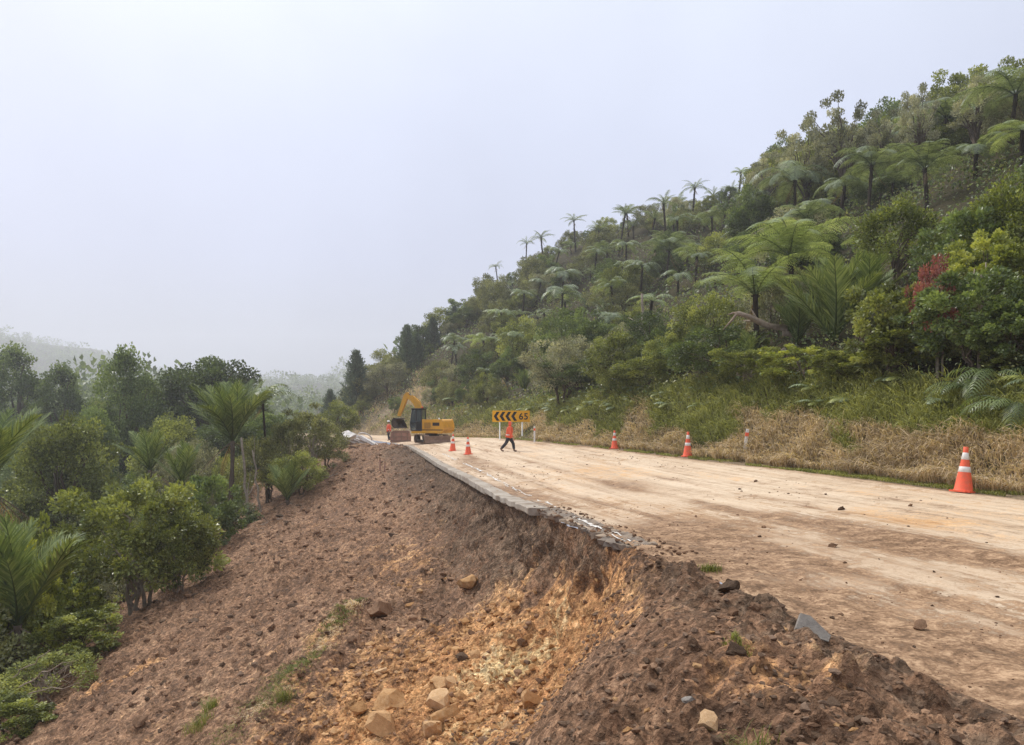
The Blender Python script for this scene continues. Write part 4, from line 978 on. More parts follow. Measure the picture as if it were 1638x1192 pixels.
# ground cover: leaves of the undergrowth, long grass on the bank
def cover(name, mat, x, y, z, size, label, cat, seed, lift=.5):
    r = np.random.default_rng(seed); mb = MB(); n = len(x)
    p = np.stack([x, y, z+r.random(n)*lift], -1); d = norm(r.normal(size=(n, 3))+np.array([-.3, -.2, .35])); u = norm(r.normal(size=(n, 3))*.6+np.array([-.2, -.3, .8]))
    ln = size*r.uniform(.6, 1.4, n)*np.clip(y/22, .7, 3); leaves(mb, p, d, u, ln, ln*.35, .42+.22*r.normal(size=n)+.25*fbm(x*.5, y*.5, None, seed, 2))
    tag(mb.build(name, M[mat], None, False, 'tint'), label, cat, kind='stuff')
r = np.random.default_rng(8)
def hill_samples(n, y0, y1, s0, s1, p=1.):
    y = np.exp(r.uniform(math.log(y0), math.log(y1), n)); w = s0+(s1-s0)*r.random(n)**p*np.clip(y/50, .35, 1); x = xr(y)+w
    z, s = hill_z(x, y); return x, y, z, s
x, y, z, s = hill_samples(84000, 6, 150, 3.2, 62); k = (fbm(x*.35, y*.35, None, 15, 3) > -.25)
cover('undergrowth', 'leaf_dark', x[k], y[k], z[k], .095, 'low dark leafy undergrowth carpeting the hillside', 'undergrowth', 21, 1.0)
x, y, z, s = hill_samples(26000, 10, 125, 2.6, 40); k = (fbm(x*.35, y*.35, None, 16, 3) > -.05)
cover('undergrowth', 'leaf_olive', x[k], y[k], z[k], .09, 'low olive leafy undergrowth on the hillside', 'undergrowth', 22, .8)
y = np.exp(r.uniform(math.log(12), math.log(85), 40000)); w = 11.6+34*r.random(40000)**1.5; x = xl(y)-w; z = ground(x, y)-.05
k = (fbm(x*.5, y*.5, None, 17, 3)+.5*(w-12.4) > -.1)
cover('gully_undergrowth', 'leaf_mid', x[k], y[k], z[k], .09, 'low leafy undergrowth on the gully floor left of the slip', 'undergrowth', 23, .6)
def grass(name, mat, x, y, z, ln, wd, down, label, seed, parent=None, stand=.7):
    r = np.random.default_rng(seed); n = len(x); b = np.stack([x, y, z], -1)
    lean = norm(np.asarray(down)+r.normal(size=(n, 3))*np.array([.7, .7, .1])); L_ = (ln*r.uniform(.45, 1.2, n)*(1+.55*fbm(x*1.3, y*1.3, None, seed+9, 2)))[:, None]; W_ = (wd*np.clip(y/14, .8, 3.2))[:, None]
    side = norm(np.cross(lean, np.array([0, 0, 1.]))+r.normal(size=(n, 3))*.3); up = np.array([0, 0, 1.])
    m1 = b+(up*stand+lean*.25)*L_*.5; m2 = m1+(up*(stand-.45)+lean*.55)*L_*.35; tp = m2+(lean*.6-up*r.uniform(-.1, .7, n)[:, None])*L_*.3
    v = np.stack([b-side*W_, b+side*W_, m1+side*W_*.9, m1-side*W_*.9, m2+side*W_*.6, m2-side*W_*.6, tp], 1).reshape(-1, 3); i = np.arange(n)[:, None]*7
    ti = np.repeat(np.clip(.45+.2*r.normal(size=n)+.3*fbm(x*.9, y*.9, None, seed, 2), 0, 1), 7)
    mb = MB(); mb.add(v, i+np.array([[0, 1, 2, 3]]), ti); nq = mb.c
    mb.l.append((i+np.array([[3, 2, 4, 5]])).ravel()); mb.n.append(np.full(n, 4)); mb.l.append((i+np.array([[5, 4, 6]])).ravel()); mb.n.append(np.full(n, 3))
    return tag(mb.build(name, M[mat], parent, False, 'tint'), label, 'grass', kind='stuff')
def not_sign(x, y): return ~((np.abs(x) < 1.5)&(y > 46)&(y < 51.5))    # kept mown in front of the chevron board
x, y, z, s = hill_samples(66000, 5, 95, .9, 7.6, 1.2); d = fbm(x*.8, y*.25, None, 18, 3)
k = (s+1.6*d > 1.9)&(s < 4.9)&not_sign(x, y)
grass('long_grass', 'grass_green', x[k], y[k], z[k], .80, .0085, (-.9, -.2, 0), 'long green grass drooping over the roadside bank', 31)
x, y, z, s = hill_samples(56000, 5, 80, .45, 5.6, 1.2); d = fbm(x*.8, y*.25, None, 18, 3)
k = (s+1.9*d < 2.05)&(s > .5+.3*fbm(x*2, y*2, None, 19, 2))&not_sign(x, y)
grass('dry_grass', 'grass_dry', x[k], y[k], z[k], .78, .008, (-.9, -.2, 0), 'dry straw-coloured grass along the foot of the bank', 32, None, .62)
x, y, z, s = hill_samples(20000, 10.5, 70, .08, 2.4, 1.4)
k = (fbm(x*1.5, y*.6, None, 20, 3) > -.15)|~not_sign(x, y)
grass('verge_grass', 'grass_green', x[k], y[k], z[k], .13, .006, (-.5, -.5, 0), 'short trodden grass on the narrow road verge', 33)
yq = r.uniform(74, 108, 14000); xq = xr(yq)+r.uniform(.6, 22, 14000); k = (hill(xq, yq)[1] > .6)&(hill(xq, yq)[1] < 13)&(fbm(xq*.4, yq*.4, None, 24, 2) > -.3)
grass('slope_grass', 'grass_dry', xq[k], yq[k], hill_z(xq[k], yq[k])[0], .8, .006, (-.7, -.6, 0), 'dry grass on the cut slope beyond the excavator', 34)

# ------------------------------------------------------------------ road works: paint, edging, signs, cones, machine, people
M['orange'] = mat_plain('fluorescent_orange', (.88, .125, .055), .6, (.50, .16, .09), 9., .6)
M['white'] = mat_plain('white_reflective', (.80, .79, .76), .5, (.52, .47, .40), 14., .5)
M['paint'] = mat_plain('worn_white_paint', (.78, .76, .72), .8, (.50, .42, .33), 6., .8)
M['yellow'] = mat_plain('machine_yellow', (.72, .36, .030), .45, (.42, .25, .09), 3., .55)
M['sign_yellow'] = mat_plain('sign_yellow', (.90, .44, .010), .5, (.75, .36, .02), 3., .3)
M['black'] = mat_plain('black_print', (.015, .015, .015), .6)
M['steel'] = mat_plain('dark_steel', (.055, .048, .042), .6, (.16, .105, .07), 4., .8, .4, .3)
M['mud_steel'] = mat_plain('mud_caked_steel', (.22, .15, .115), .9, (.35, .25, .19), 5., .8, .15)
M['rust'] = mat_plain('dusty_red_steel', (.40, .23, .18), .85, (.24, .14, .105), 3., .8, .2)
M['tan'] = mat_plain('pale_concrete', (.43, .38, .32), .9, (.22, .165, .12), 2.2, .95, .2, bump=.5)
M['timber'] = mat_plain('weathered_timber', (.44, .28, .15), .85, (.24, .14, .075), 5., .7)
M['rubble'] = mat_plain('white_rubble', (.76, .73, .70), .8, (.42, .36, .31), 2.5, .7)
M['skin'] = mat_plain('skin', (.48, .28, .20), .55)
M['navy'] = mat_plain('dark_navy_cloth', (.028, .034, .045), .9, (.07, .055, .042), 6., .5)
M['boot'] = mat_plain('muddy_boot', (.05, .035, .026), .8, (.20, .13, .085), 8., .8)
M['hair'] = mat_plain('dark_hair', (.02, .014, .010), .7)
m, t, o_ = new_mat('cab_glass'); pg = pbr(t, o_, (.16, .20, .21), .06, None, spec=.8); pg.inputs['Transmission Weight'].default_value = .55; M['glass'] = m
def rz1(x, y): return float(road_z(np.array([x]), np.array([y]))[0])
def road_spot(px, py):
    x, y, z, g = solve(px, py); return x, y, rz1(x, y)

# painted edge line, worn away in places
def line_u(y): return np.interp(y, [9.6, 12.3, 15.3, 20, 26.6, 40], [.07, .2, .45, .6, .8, .85])
for ya, yb, wear in ((9.7, 13.6, -.05), (13.8, 16.5, .12), (17.5, 25.8, .22), (26.4, 31.5, -.1), (34, 40, .2)):
    yy = np.arange(ya, yb, .05); mb = MB()
    for j in range(5):
        u0, u1 = -.06+j*.024, -.036+j*.024
        k = vnoise(yy*2.2, np.full_like(yy, j*.8), None, 140+j)+.5*vnoise(yy*9, np.full_like(yy, j*2.), None, 150+j) > wear
        for q in np.nonzero(k)[0]:
            P = [(float(xl(y)+line_u(y)+u), y) for y, u in ((yy[q], u0), (yy[q], u1), (yy[q]+.05, u1), (yy[q]+.05, u0))]
            mb.add([(x, y, 0) for x, y in P], [[0, 1, 2, 3]])
    v = np.concatenate(mb.v); z = road_z(v[:, 0], v[:, 1])+.012; v[:, 2] = z; mb.v = [v]
    mb.build('edge_line', M['paint'], road)
# edging slabs along the broken road edge: concrete lengths, then the ragged torn end
def slab(ya, yb, w0, w1, th, seed, mat, ragged=0., drop=0., lift=.012):
    r = np.random.default_rng(seed); yy = np.linspace(ya, yb, max(3, int((yb-ya)/.12))); n = len(yy)
    o0 = w0-ragged*np.abs(fbm(yy*1.7, yy*0, None, seed, 3)); X0 = xl(yy)+o0; X1 = xl(yy)+w1; zt = road_z(xl(yy)+.15, yy)+lift-drop*np.linspace(0, 1, n)
    tb = th*(1-.35*ragged*np.abs(fbm(yy*2.3, yy*0+3, None, seed+1, 3)))
    bv = .022
    sec = [(X0, zt-bv), (X0+bv, zt), (X1, zt), (X1, zt-tb), (X0+.03, zt-tb), (X0, zt-tb+.03)]
    wob = lambda k: .016*fbm(yy*4, yy*0+k, None, seed+5+k, 3)
    v = np.stack([np.stack([sx_+wob(k), yy, sz_+wob(k+9)], -1) for k, (sx_, sz_) in enumerate(sec)], 1)
    mb = MB(); m_ = 6; i = np.arange(n-1)[:, None]*m_; j = np.arange(m_)[None]; kk = (j+1) % m_
    mb.add(v.reshape(-1, 3), np.stack([i+j, i+m_+j, i+m_+kk, i+kk], -1).reshape(-1, 4))
    mb.l.append(np.arange(m_)); mb.n.append(np.array([m_])); mb.l.append(np.arange(m_)[::-1]+(n-1)*m_); mb.n.append(np.array([m_]))
    return mb.build('edging_slab', M[mat], road)
JT = [14.3, 19.7, 26.2, 33, 41, 49.5, 56]
for i in range(len(JT)-1): slab(JT[i]+.012, JT[i+1]-.012, -.17, .16, (.15, .19, .20, .21, .21, .21)[i], 160+i, 'tan', .12 if i == 0 else 0)
M['asphalt'] = mat_plain('broken_asphalt', (.20, .165, .135), .9, (.40, .30, .21), 3., .95, .2, bump=.8)
def lip(ya, yb, seed):
    """a torn piece of the road seal: ragged outline, uneven underside, tilted towards the drop"""
    r = np.random.default_rng(seed); n = max(5, int((yb-ya)/.05)); yy = np.linspace(ya, yb, n)
    reach = .16*fbm(yy*2.1, yy*0, None, 300, 2)+.14*fbm(yy*8, yy*0, None, 301, 3)+r.uniform(-.04, .04); X0 = xl(yy)+reach-.05; zt = road_z(xl(yy)+.2, yy)+.014
    m_ = 7; tt = np.linspace(0, 1, m_); tip = r.uniform(.0, .05); v = []
    for k, q in enumerate(tt):
        X = X0+(.34-reach+.05)*q; v.append(np.stack([X+.012*r.normal(size=n), yy+.012*r.normal(size=n), zt-tip*(1-q)**2+.008*r.normal(size=n)], -1))
    th = .085+.05*fbm(yy*5, yy*0, None, seed+3, 3)
    for k, q in enumerate(tt[::-1]): X = X0+(.34-reach+.05)*q; v.append(np.stack([X+.02*(1-q)+.015*r.normal(size=n), yy, zt-tip*(1-q)**2-th*(.75+.25*q)+.012*r.normal(size=n)], -1))
    v = np.stack(v, 1); w = 2*m_; mb = MB(); i = np.arange(n-1)[:, None]*w; j = np.arange(w)[None]; kk = (j+1) % w
    mb.add(v.reshape(-1, 3), np.stack([i+j, i+w+j, i+w+kk, i+kk], -1).reshape(-1, 4)); mb.l += [np.arange(w), np.arange(w)[::-1]+(n-1)*w]; mb.n += [np.array([w])]*2
    mb.build('seal_fragment', M['asphalt'], road)
ya = 9.4
for i in range(9):
    yb = ya+(.35, .8, .45, .62, .9, .4, .75, .5, .55)[i]; lip(ya, min(yb, 14.27), 320+i); ya = yb+.008

# chevron sign
sx0, sy0, _, _ = solve(798, 700); sy0 = 51.0
W_, H_ = 60*sy0/F, 18*sy0/F; scx = (817.5-CX)/F*sy0; stz = (HY-657)/F*sy0
sg = thing('chevron_sign', 'yellow chevron board marked 65 on two white posts beside the bend', 'sign', (scx, sy0, stz-H_))
bevelled(box(MB(), (0, 0, H_/2), (W_, .03, H_)), 'board', M['sign_yellow'], sg, .008, 1)
for i in range(4):
    cx_ = -W_/2+.10+i*W_*.155; mb = MB(); w1, st_ = W_*.075, W_*.082
    for sgn in (1, -1):
        v = [(cx_, H_/2), (cx_+st_, H_/2), (cx_+w1+st_, H_/2+sgn*H_*.40), (cx_+w1, H_/2+sgn*H_*.40)]
        mb.add([(a, -.0185, b) for a, b in v], [[0, 1, 2, 3]])
    mb.build('chevron_mark', M['black'], sg)
cu = bpy.data.curves.new('digits', 'FONT'); cu.body = '65'; cu.size = H_*.80; cu.offset = .012; cu.space_character = 1.1
to = bpy.data.objects.new('tmp', cu); col.objects.link(to); bpy.context.view_layer.update()
dm = bpy.data.meshes.new_from_object(to.evaluated_get(bpy.context.evaluated_depsgraph_get())); bpy.data.objects.remove(to)
dm.materials.clear(); dm.materials.append(M['black'])
obj('speed_digits', dm, sg, (W_/2-W_*.295, -.019, H_*.22), (R(90), 0, 0))
for q in (-W_*.30, W_*.30):
    gx = scx+q; gz = float(hill_z(np.array([gx]), np.array([sy0+.06]))[0][0]) if gx > float(xr(sy0)) else rz1(gx, sy0+.06)
    mb = MB(); tube(mb, [(q, .065, gz-(stz-H_)-.2), (q, .065, H_*.95)], .05, 10); mb.build('post', M['white'], sg, True)
    box(MB(), (q, .022, H_*.25), (.16, .02, .05)).build('bracket', M['steel'], sg)

# traffic cones
cone_body = lathe(MB(), [(.185, .03), (.165, .06), (.117, .36), (.10, .47), (.074, .63), (.048, .80), (.045, .90), (.033, .905), (.0, .90)], 24).mesh('cone_body', M['orange'], True)
def cone_band(z0, z1):
    f = lambda z: np.interp(z, [.06, .36, .47, .63, .80], [.165, .117, .10, .074, .048])+.003
    return lathe(MB(), [(f(z0)-.004, z0), (f(z0), z0+.003), (f(z1), z1-.003), (f(z1)-.004, z1)], 24).mesh('band', M['white'], True)
bands = [cone_band(.40, .51), cone_band(.65, .79)]
bm = bmesh.new(); bmesh.ops.create_cube(bm, size=1); bmesh.ops.scale(bm, vec=(.40, .40, .035), verts=bm.verts); bmesh.ops.translate(bm, vec=(0, 0, .018), verts=bm.verts)
bmesh.ops.bevel(bm, geom=[e_ for e_ in bm.edges if abs(e_.verts[0].co.z-e_.verts[1].co.z) > .01], offset=.05, segments=3, affect='EDGES'); cone_base = bpy.data.meshes.new('cone_base'); bm.to_mesh(cone_base); cone_base.materials.append(M['orange'])
def cone(px, py, hpx, label, rz=0., tilt=(0, 0)):
    x, y, z = road_spot(px, py)
    if x > float(xr(y)): z = float(hill_z(np.array([x]), np.array([y]))[0][0])
    s_ = hpx*y/F/.905
    c = thing('traffic_cone', label, 'traffic cone', (x, y, z+.004), rz, 'traffic cones set out along the road', s_, (tilt[0], tilt[1], rz))
    obj('base', cone_base, c); b = obj('cone', cone_body, c)
    for q in bands: obj('reflective_band', q, b)
cone(1541, 788, 73, 'large leaning traffic cone at the right verge, nearest of all', .5, (0, .10))
cone(1100, 731, 40, 'traffic cone on the right verge in front of the dry grass hump', .2, (0, .02))
cone(983, 718, 29, 'traffic cone on the right verge, farthest along it', .9)
cone(724, 722, 27, 'left of the two traffic cones in front of the excavator', .3, (.02, .03))
cone(749, 727, 28, 'right of the two traffic cones in front of the excavator', .7, (0, -.03))

# roadside marker posts
def marker(px, base, top, label, tilt=(0, 0), red='orange', name='marker_post'):
    x, y, z, g = solve(px, base); z = g1(x, y); h = (base-top)*y/F
    p_ = thing(name, label, 'marker post', (x, y, z), 0, None, None, (tilt[0], tilt[1], 0))
    bevelled(box(MB(), (0, 0, h/2-.1), (.10, .035, h+.2)), 'post', M['white'], p_, .01, 1); box(MB(), (0, -.004, h*.80), (.106, .04, h*.14)).build('reflector', M[red], p_)
marker(855, 708, 682, 'white marker post with a red band right of the chevron sign')
marker(1190, 731, 687, 'tilted marker post with a red band in the dry grass', (.05, .12))

# excavator
ex, ey, ez = road_spot(690, 709); ey0 = ey
E = thing('excavator', 'yellow tracked excavator with black cab parked at the end of the slip', 'excavator', (ex, ey, ez))
s_ex = 1.08
U = obj('undercarriage', None, E, rot=(0, 0, R(-62)))           # blade end towards the camera
U_mb = MB(); box(U_mb, (0, 0, .42), (1.3, 1.0, .28)); lathe(U_mb, [(.0, .55), (.48, .55), (.48, .72), (0, .72)], 20)
bevelled(U_mb, 'track_frame', M['steel'], U, .03, 1)
for sd in (-1, 1):
    mb = MB(); n = 46; L_, rr_ = 1.55, .30; pts = []
    per = 2*L_+2*math.pi*rr_
    for i in range(n):
        s_ = i/n*per
        if s_ < L_: p = (s_-L_/2, rr_*2, 0)
        elif s_ < L_+math.pi*rr_: a = (s_-L_)/rr_; p = (L_/2+rr_*math.sin(a), rr_+rr_*math.cos(a), a)
        elif s_ < 2*L_+math.pi*rr_: p = (L_/2-(s_-L_-math.pi*rr_), 0, math.pi)
        else: a = (s_-2*L_-math.pi*rr_)/rr_; p = (-L_/2-rr_*math.sin(a), rr_-rr_*math.cos(a), math.pi+a)
        box(mb, (p[0], sd*.78, p[1]+.03), (.105, .42, .05), (0, p[2], 0))
    tr = mb.build('track', M['mud_steel'], U)
    w = MB()
    for q in (-L_/2, L_/2): lathe_v = lathe(MB(), [(0, -.12), (.25, -.12), (.27, -.06), (.27, .06), (.25, .12), (0, .12)], 16); v = lathe_v.v[0]; w.add(np.stack([v[:, 0]+q, v[:, 2]+sd*.78, v[:, 1]+.33], -1), lathe_v.l[0].reshape(-1, 4))
    for q in np.linspace(-.55, .55, 5): lathe_v = lathe(MB(), [(0, -.12), (.11, -.12), (.11, .12), (0, .12)], 10); v = lathe_v.v[0]; w.add(np.stack([v[:, 0]+q, v[:, 2]+sd*.78, v[:, 1]+.17], -1), lathe_v.l[0].reshape(-1, 4))
    w.build('rollers', M['steel'], tr, True)
bl = MB(); prof = [(1.28, .06), (1.36, .03), (1.30, .28), (1.34, .55), (1.30, .58), (1.22, .30)]; prism(bl, prof, -1.0, 1.0); bevelled(bl, 'blade', M['mud_steel'], U, .01, 1)
arm = MB(); [box(arm, (1.0, q, .36), (.6, .12, .16)) for q in (-.35, .35)]; arm.build('blade_arm', M['steel'], U)
Hs = obj('house', None, E, rot=(0, 0, R(160)))                    # front of the machine points left and a little away
deck = MB(); box(deck, (-.05, 0, .84), (2.5, 1.95, .18)); bevelled(deck, 'deck', M['yellow'], Hs, .03, 1)
body = MB(); prism(body, [(-1.35, .94), (-1.42, 1.2), (-1.30, 1.72), (.30, 1.72), (.30, .94)], -.96, .96); bevelled(body, 'engine_cover', M['yellow'], Hs, .07, 3)
nose = MB(); prism(nose, [(.33, .94), (.33, 1.45), (.95, 1.28), (1.12, .94)], -.96, -.28); bevelled(nose, 'side_tank', M['yellow'], Hs, .05, 2)
for i, (x0, x1, z0, z1) in enumerate([(-.45, .12, 1.10, 1.60), (-1.12, -.58, 1.32, 1.56)]):
    g_ = MB(); box(g_, ((x0+x1)/2, .972, (z0+z1)/2), (x1-x0, .02, z1-z0)); fr = g_.build('grille', M['black'] if i else M['yellow'], Hs)
    sl = MB(); [box(sl, ((x0+x1)/2, .986, z), (x1-x0-.06, .012, .03)) for z in np.arange(z0+.05, z1-.02, .075)]; sl.build('louvre', M['steel'], fr)
st_ = MB(); box(st_, (-.55, .9665, 1.01), (1.7, .012, .06)); st_.build('stripe', M['black'], Hs)
# cab: black frame, glass, roof, seat
C_ = [(.36, .0), (1.18, .0), (1.30, .55), (1.12, 1.58), (.30, 1.62), (.28, .0)]
def cabp(x, z): return x, z+.94
fr = MB()
for yq in (.30, .97):
    for a, b in (((.33, 0), (.33, 1.60)), ((1.20, 0), (1.27, .55)), ((1.27, .55), (1.10, 1.60)), ((.33, .04), (1.20, .04)), ((.33, 1.60), (1.10, 1.60)), ((.78, 0), (.78, 1.60)), ((.78, .62), (1.27, .55))):
        tube(fr, [(cabp(*a)[0], yq, cabp(*a)[1]), (cabp(*b)[0], yq, cabp(*b)[1])], .045, 6)
for p in ((.33, 1.60), (1.10, 1.60), (1.27, .55), (1.20, .04), (.33, .04)): tube(fr, [(p[0], .30, p[1]+.94), (p[0], .97, p[1]+.94)], .04, 6)
fr.build('cab_frame', M['black'], Hs, True)
gl_ = MB()
for yq in (.315, .955): gl_.add([(.36, yq, .98), (1.18, yq, .98), (1.25, yq, 1.49), (1.09, yq, 2.50), (.36, yq, 2.50)], [[0, 1, 2, 3, 4]])
gl_.add([(1.26, .33, 1.5), (1.26, .94, 1.5), (1.10, .94, 2.5), (1.10, .33, 2.5)], [[0, 1, 2, 3]]); gl_.add([(.335, .33, 1.75), (.335, .94, 1.75), (.335, .94, 2.5), (.335, .33, 2.5)], [[0, 1, 2, 3]])
gl_.build('cab_window', M['glass'], Hs)
rf = MB(); box(rf, (.71, .635, 2.585), (.96, .78, .07)); bevelled(rf, 'cab_roof', M['black'], Hs, .03, 2)
dl = MB(); box(dl, (.56, .972, 1.30), (.40, .02, .60)); dl.build('door_panel', M['black'], Hs)
se = MB(); box(se, (.62, .63, 1.30), (.45, .45, .14)); box(se, (.45, .63, 1.66), (.12, .45, .6), (0, -.12, 0)); bevelled(se, 'seat', M['navy'], Hs, .03, 1)
bc = MB(); tube(bc, [(-.75, .2, 1.70), (-.75, .2, 1.90)], .05, 10); bc.build('exhaust', M['white'], Hs, True)
bk = MB(); lathe(bk, [(0, 2.62), (.07, 2.62), (.07, 2.72), (.04, 2.76), (0, 2.76)], 12, (.55, .4, 0)); bk.build('beacon', M['orange'], Hs, True)
# boom, stick, bucket (plane y = -.05 of the house)
def plate(mb, pts, th, y0, y1):
    pts = np.array(pts, float); t_ = norm(np.gradient(pts, axis=0)); n_ = np.stack([-t_[:, 1], t_[:, 0]], -1); th = np.broadcast_to(th, (len(pts),))[:, None]
    up, dn = pts+n_*th/2, pts-n_*th/2; prism(mb, list(map(tuple, np.concatenate([up, dn[::-1]]))), y0, y1)
bo = MB(); BP = [(.75, 1.15), (.88, 1.75), (1.02, 2.45), (1.22, 3.0), (1.62, 3.38), (2.12, 3.58)]; plate(bo, BP, [.24, .34, .42, .46, .36, .20], -.18, .06)
boom = bevelled(bo, 'boom', M['yellow'], Hs, .03, 2)
sk_ = MB(); SP = [(1.98, 3.80), (2.16, 3.55), (2.45, 2.85), (2.78, 2.05)]; plate(sk_, SP, [.16, .34, .27, .16], -.16, .04)
stick = bevelled(sk_, 'stick', M['yellow'], Hs, .025, 2)
for nm, a, b, pa in (('boom_cylinder', (1.10, 1.25), (1.42, 2.75), boom), ('stick_cylinder', (1.10, 3.05), (1.96, 3.78), boom), ('bucket_cylinder', (2.34, 3.42), (2.72, 2.50), stick)):
    a, b = np.array(a), np.array(b); mb = MB(); mid = a+(b-a)*.6; yo = -.06
    tube(mb, [(a[0], yo, a[1]), (mid[0], yo, mid[1])], .065, 10); cyl = mb.build(nm, M['black'], pa, True)
    mb = MB(); tube(mb, [(mid[0], yo, mid[1]), (b[0], yo, b[1])], .035, 8); mb.build('piston_rod', M['steel'], cyl, True)
bu = MB(); bp_ = [(2.66, 1.98), (2.90, 2.02), (3.05, 1.75), (3.02, 1.45), (2.80, 1.25), (2.45, 1.22), (2.40, 1.26), (2.76, 1.32), (2.94, 1.50), (2.96, 1.72), (2.84, 1.92)]
prism(bu, [(q[0], q[1]-.12) for q in bp_], -.75, .65); bevelled(bu, 'bucket', M['steel'], Hs, .012, 1)
bs = MB(); [prism(bs, [(2.76, 1.80), (2.96, 1.60), (2.92, 1.38), (2.70, 1.2), (2.42, 1.13), (2.5, 1.4)], q, q+.03) for q in (-.72, .60)]; bs.build('bucket_cheek', M['steel'], Hs)

# mud-caked steel tray standing by the excavator's bucket
tx, ty, tz = road_spot(641, 707); T = thing('steel_tray', 'low mud-caked reddish steel tray left of the excavator tracks', 'tray', (tx, ty, tz), R(6))
w_, h_ = 31*ty/F, 17*ty/F
tb = MB(); prism(tb, [(-w_/2, .0), (w_/2, 0), (w_/2+.02, h_*.45), (w_/2-.12, h_*.95), (-w_/2+.1, h_*.95), (-w_/2-.02, h_*.45)], -.55, .55); bevelled(tb, 'tray_body', M['rust'], T, .03, 1)
rb_ = MB(); [box(rb_, (0, -.565, z), (w_*.98, .05, .07)) for z in (h_*.12, h_*.47, h_*.9)]; rb_.build('rib', M['mud_steel'], T)
for q in (-w_*.32, w_*.05, w_*.36): box(MB(), (q, -.57, h_*.45), (.07, .06, h_*.8)).build('rib', M['mud_steel'], T)
pb = MB(); box(pb, (0, 0, h_*1.0), (w_*.8, .8, .08)); pb.build('load', M['clod_brown'], T)

# people
def skin(name, joints, links, mat, parent, sub=2, root=0):
    me = bpy.data.meshes.new(name); names = list(joints); me.from_pydata([joints[k][0] for k in names], [(names.index(a), names.index(b)) for a, b in links], [])
    me.materials.append(mat); o = obj(name, me, parent); o.modifiers.new('skin', 'SKIN').use_smooth_shade = True
    for i, k in enumerate(names):
        r_ = joints[k][1]; sv = me.skin_vertices[0].data[i]; sv.radius = (r_, r_) if np.isscalar(r_) else r_; sv.use_root = (i == root)
    ss = o.modifiers.new('sub', 'SUBSURF'); ss.levels = ss.render_levels = sub; return o
def person(px, py, hpx, label, rz, stride=.0, hood=False, lean=0.):
    x, y, z = road_spot(px, py); H = hpx*y/F; P = thing('person', label, 'person', (x, y, z), rz, None, H/1.78)
    s_ = stride; pel = np.array([0, 0, .93-.10*s_]); tors = lambda h, f=0.: (lean*h+f, 0, pel[2]+h)
    fl, ff = .36*s_, -.42*s_
    J = {'pelvis': (tuple(pel), (.13, .10)), 'waist': (tors(.16), (.13, .095)), 'chest': (tors(.38), (.165, .11)), 'neck0': (tors(.52), (.075, .065)), 'neck': (tors(.58, .01), .055), 'head0': (tors(.65, .02), (.072, .085)), 'head1': (tors(.74, .02), (.078, .098)), 'head2': (tors(.83, .01), (.06, .075))}
    K = [('pelvis', 'waist'), ('waist', 'chest'), ('chest', 'neck0'), ('neck0', 'neck'), ('neck', 'head0'), ('head0', 'head1'), ('head1', 'head2')]
    LG, AR = {}, {}
    for sd, f in ((1, fl), (-1, ff)):
        q = 'l' if sd > 0 else 'r'; kn = .06+f*.62
        hip = (0, sd*.10, pel[2]-.06); knee = (kn, sd*.105, .50-.02*s_); ank = (f*1.05-(.10 if f < 0 else 0.), sd*.11, .09+(.05 if f < 0 else 0)*s_); toe = (ank[0]+.17, sd*.125, .04)
        J.update({q+'hip': (hip, (.095, .095)), q+'knee': (knee, .062), q+'calf': (tuple((np.array(knee)*.6+np.array(ank)*.4)), .058), q+'ank': (ank, .043), q+'toe': (toe, (.04, .028))})
        K += [('pelvis', q+'hip'), (q+'hip', q+'knee'), (q+'knee', q+'calf'), (q+'calf', q+'ank'), (q+'ank', q+'toe')]
        sw = -f*.55; sh = tors(.47); sho = (sh[0], sd*.19, sh[2]-.01); elb = (sho[0]+sw*.5-.02, sd*.245, sho[2]-.29); wr = (elb[0]+sw*.55+.09, sd*.235, elb[2]-.24); pa = (wr[0]+.03, sd*.232, wr[2]-.08)
        J.update({q+'sho': (sho, .062), q+'elb': (elb, .046), q+'wr': (wr, .03), q+'palm': (pa, (.022, .04))}); K += [('chest', q+'sho'), (q+'sho', q+'elb'), (q+'elb', q+'wr'), (q+'wr', q+'palm')]
        for k in range(4):
            a = (pa[0]+(k-1.5)*.019+.005, pa[1], pa[2]-.045-(.012 if k in (1, 2) else 0)); b = (a[0]+.012, a[1]-sd*.012, a[2]-.035)
            J.update({q+'f%d' % k: (a, .0085), q+'g%d' % k: (b, .0075)}); K += [(q+'palm', q+'f%d' % k), (q+'f%d' % k, q+'g%d' % k)]
        J[q+'th'] = ((pa[0]+.05, pa[1]-sd*.012, pa[2]-.01), .009); K += [(q+'wr', q+'th')]
        LG[q] = (hip, knee, ank, toe); AR[q] = (sho, elb, wr)
    skin('body', J, K, M['skin'], P, 2)
    j = {'hem': ((tors(-.12)), (.25, .21)), 'hip': (tors(.02), (.25, .205)), 'waist': (tors(.18), (.235, .195)), 'chest': (tors(.38), (.25, .20)), 'col': (tors(.52), (.15, .13)), 'neck': (tors(.575), (.10, .095))}
    kk = [('hip', 'hem'), ('hip', 'waist'), ('waist', 'chest'), ('chest', 'col'), ('col', 'neck')]
    for q, (a, b, c) in AR.items():
        j.update({q+'s': (a, .11), q+'e': (b, .09), q+'w': (tuple(np.array(b)*.08+np.array(c)*.92), .052)}); kk += [('chest', q+'s'), (q+'s', q+'e'), (q+'e', q+'w')]
    jk = skin('jacket', j, kk, M['orange'], P, 2)
    bt = MB(); lathe(bt, [(.232, 0), (.236, .005), (.236, .05), (.232, .055)], 20); bo_ = bt.mesh('reflective_tape', M['white'], True); obj('reflective_tape', bo_, jk, (lean*.1, 0, pel[2]+.06), None, (.8, 1., 1.))
    j = {'w': (tuple(pel+np.array([0, 0, .06])), (.155, .12))}; kk = []
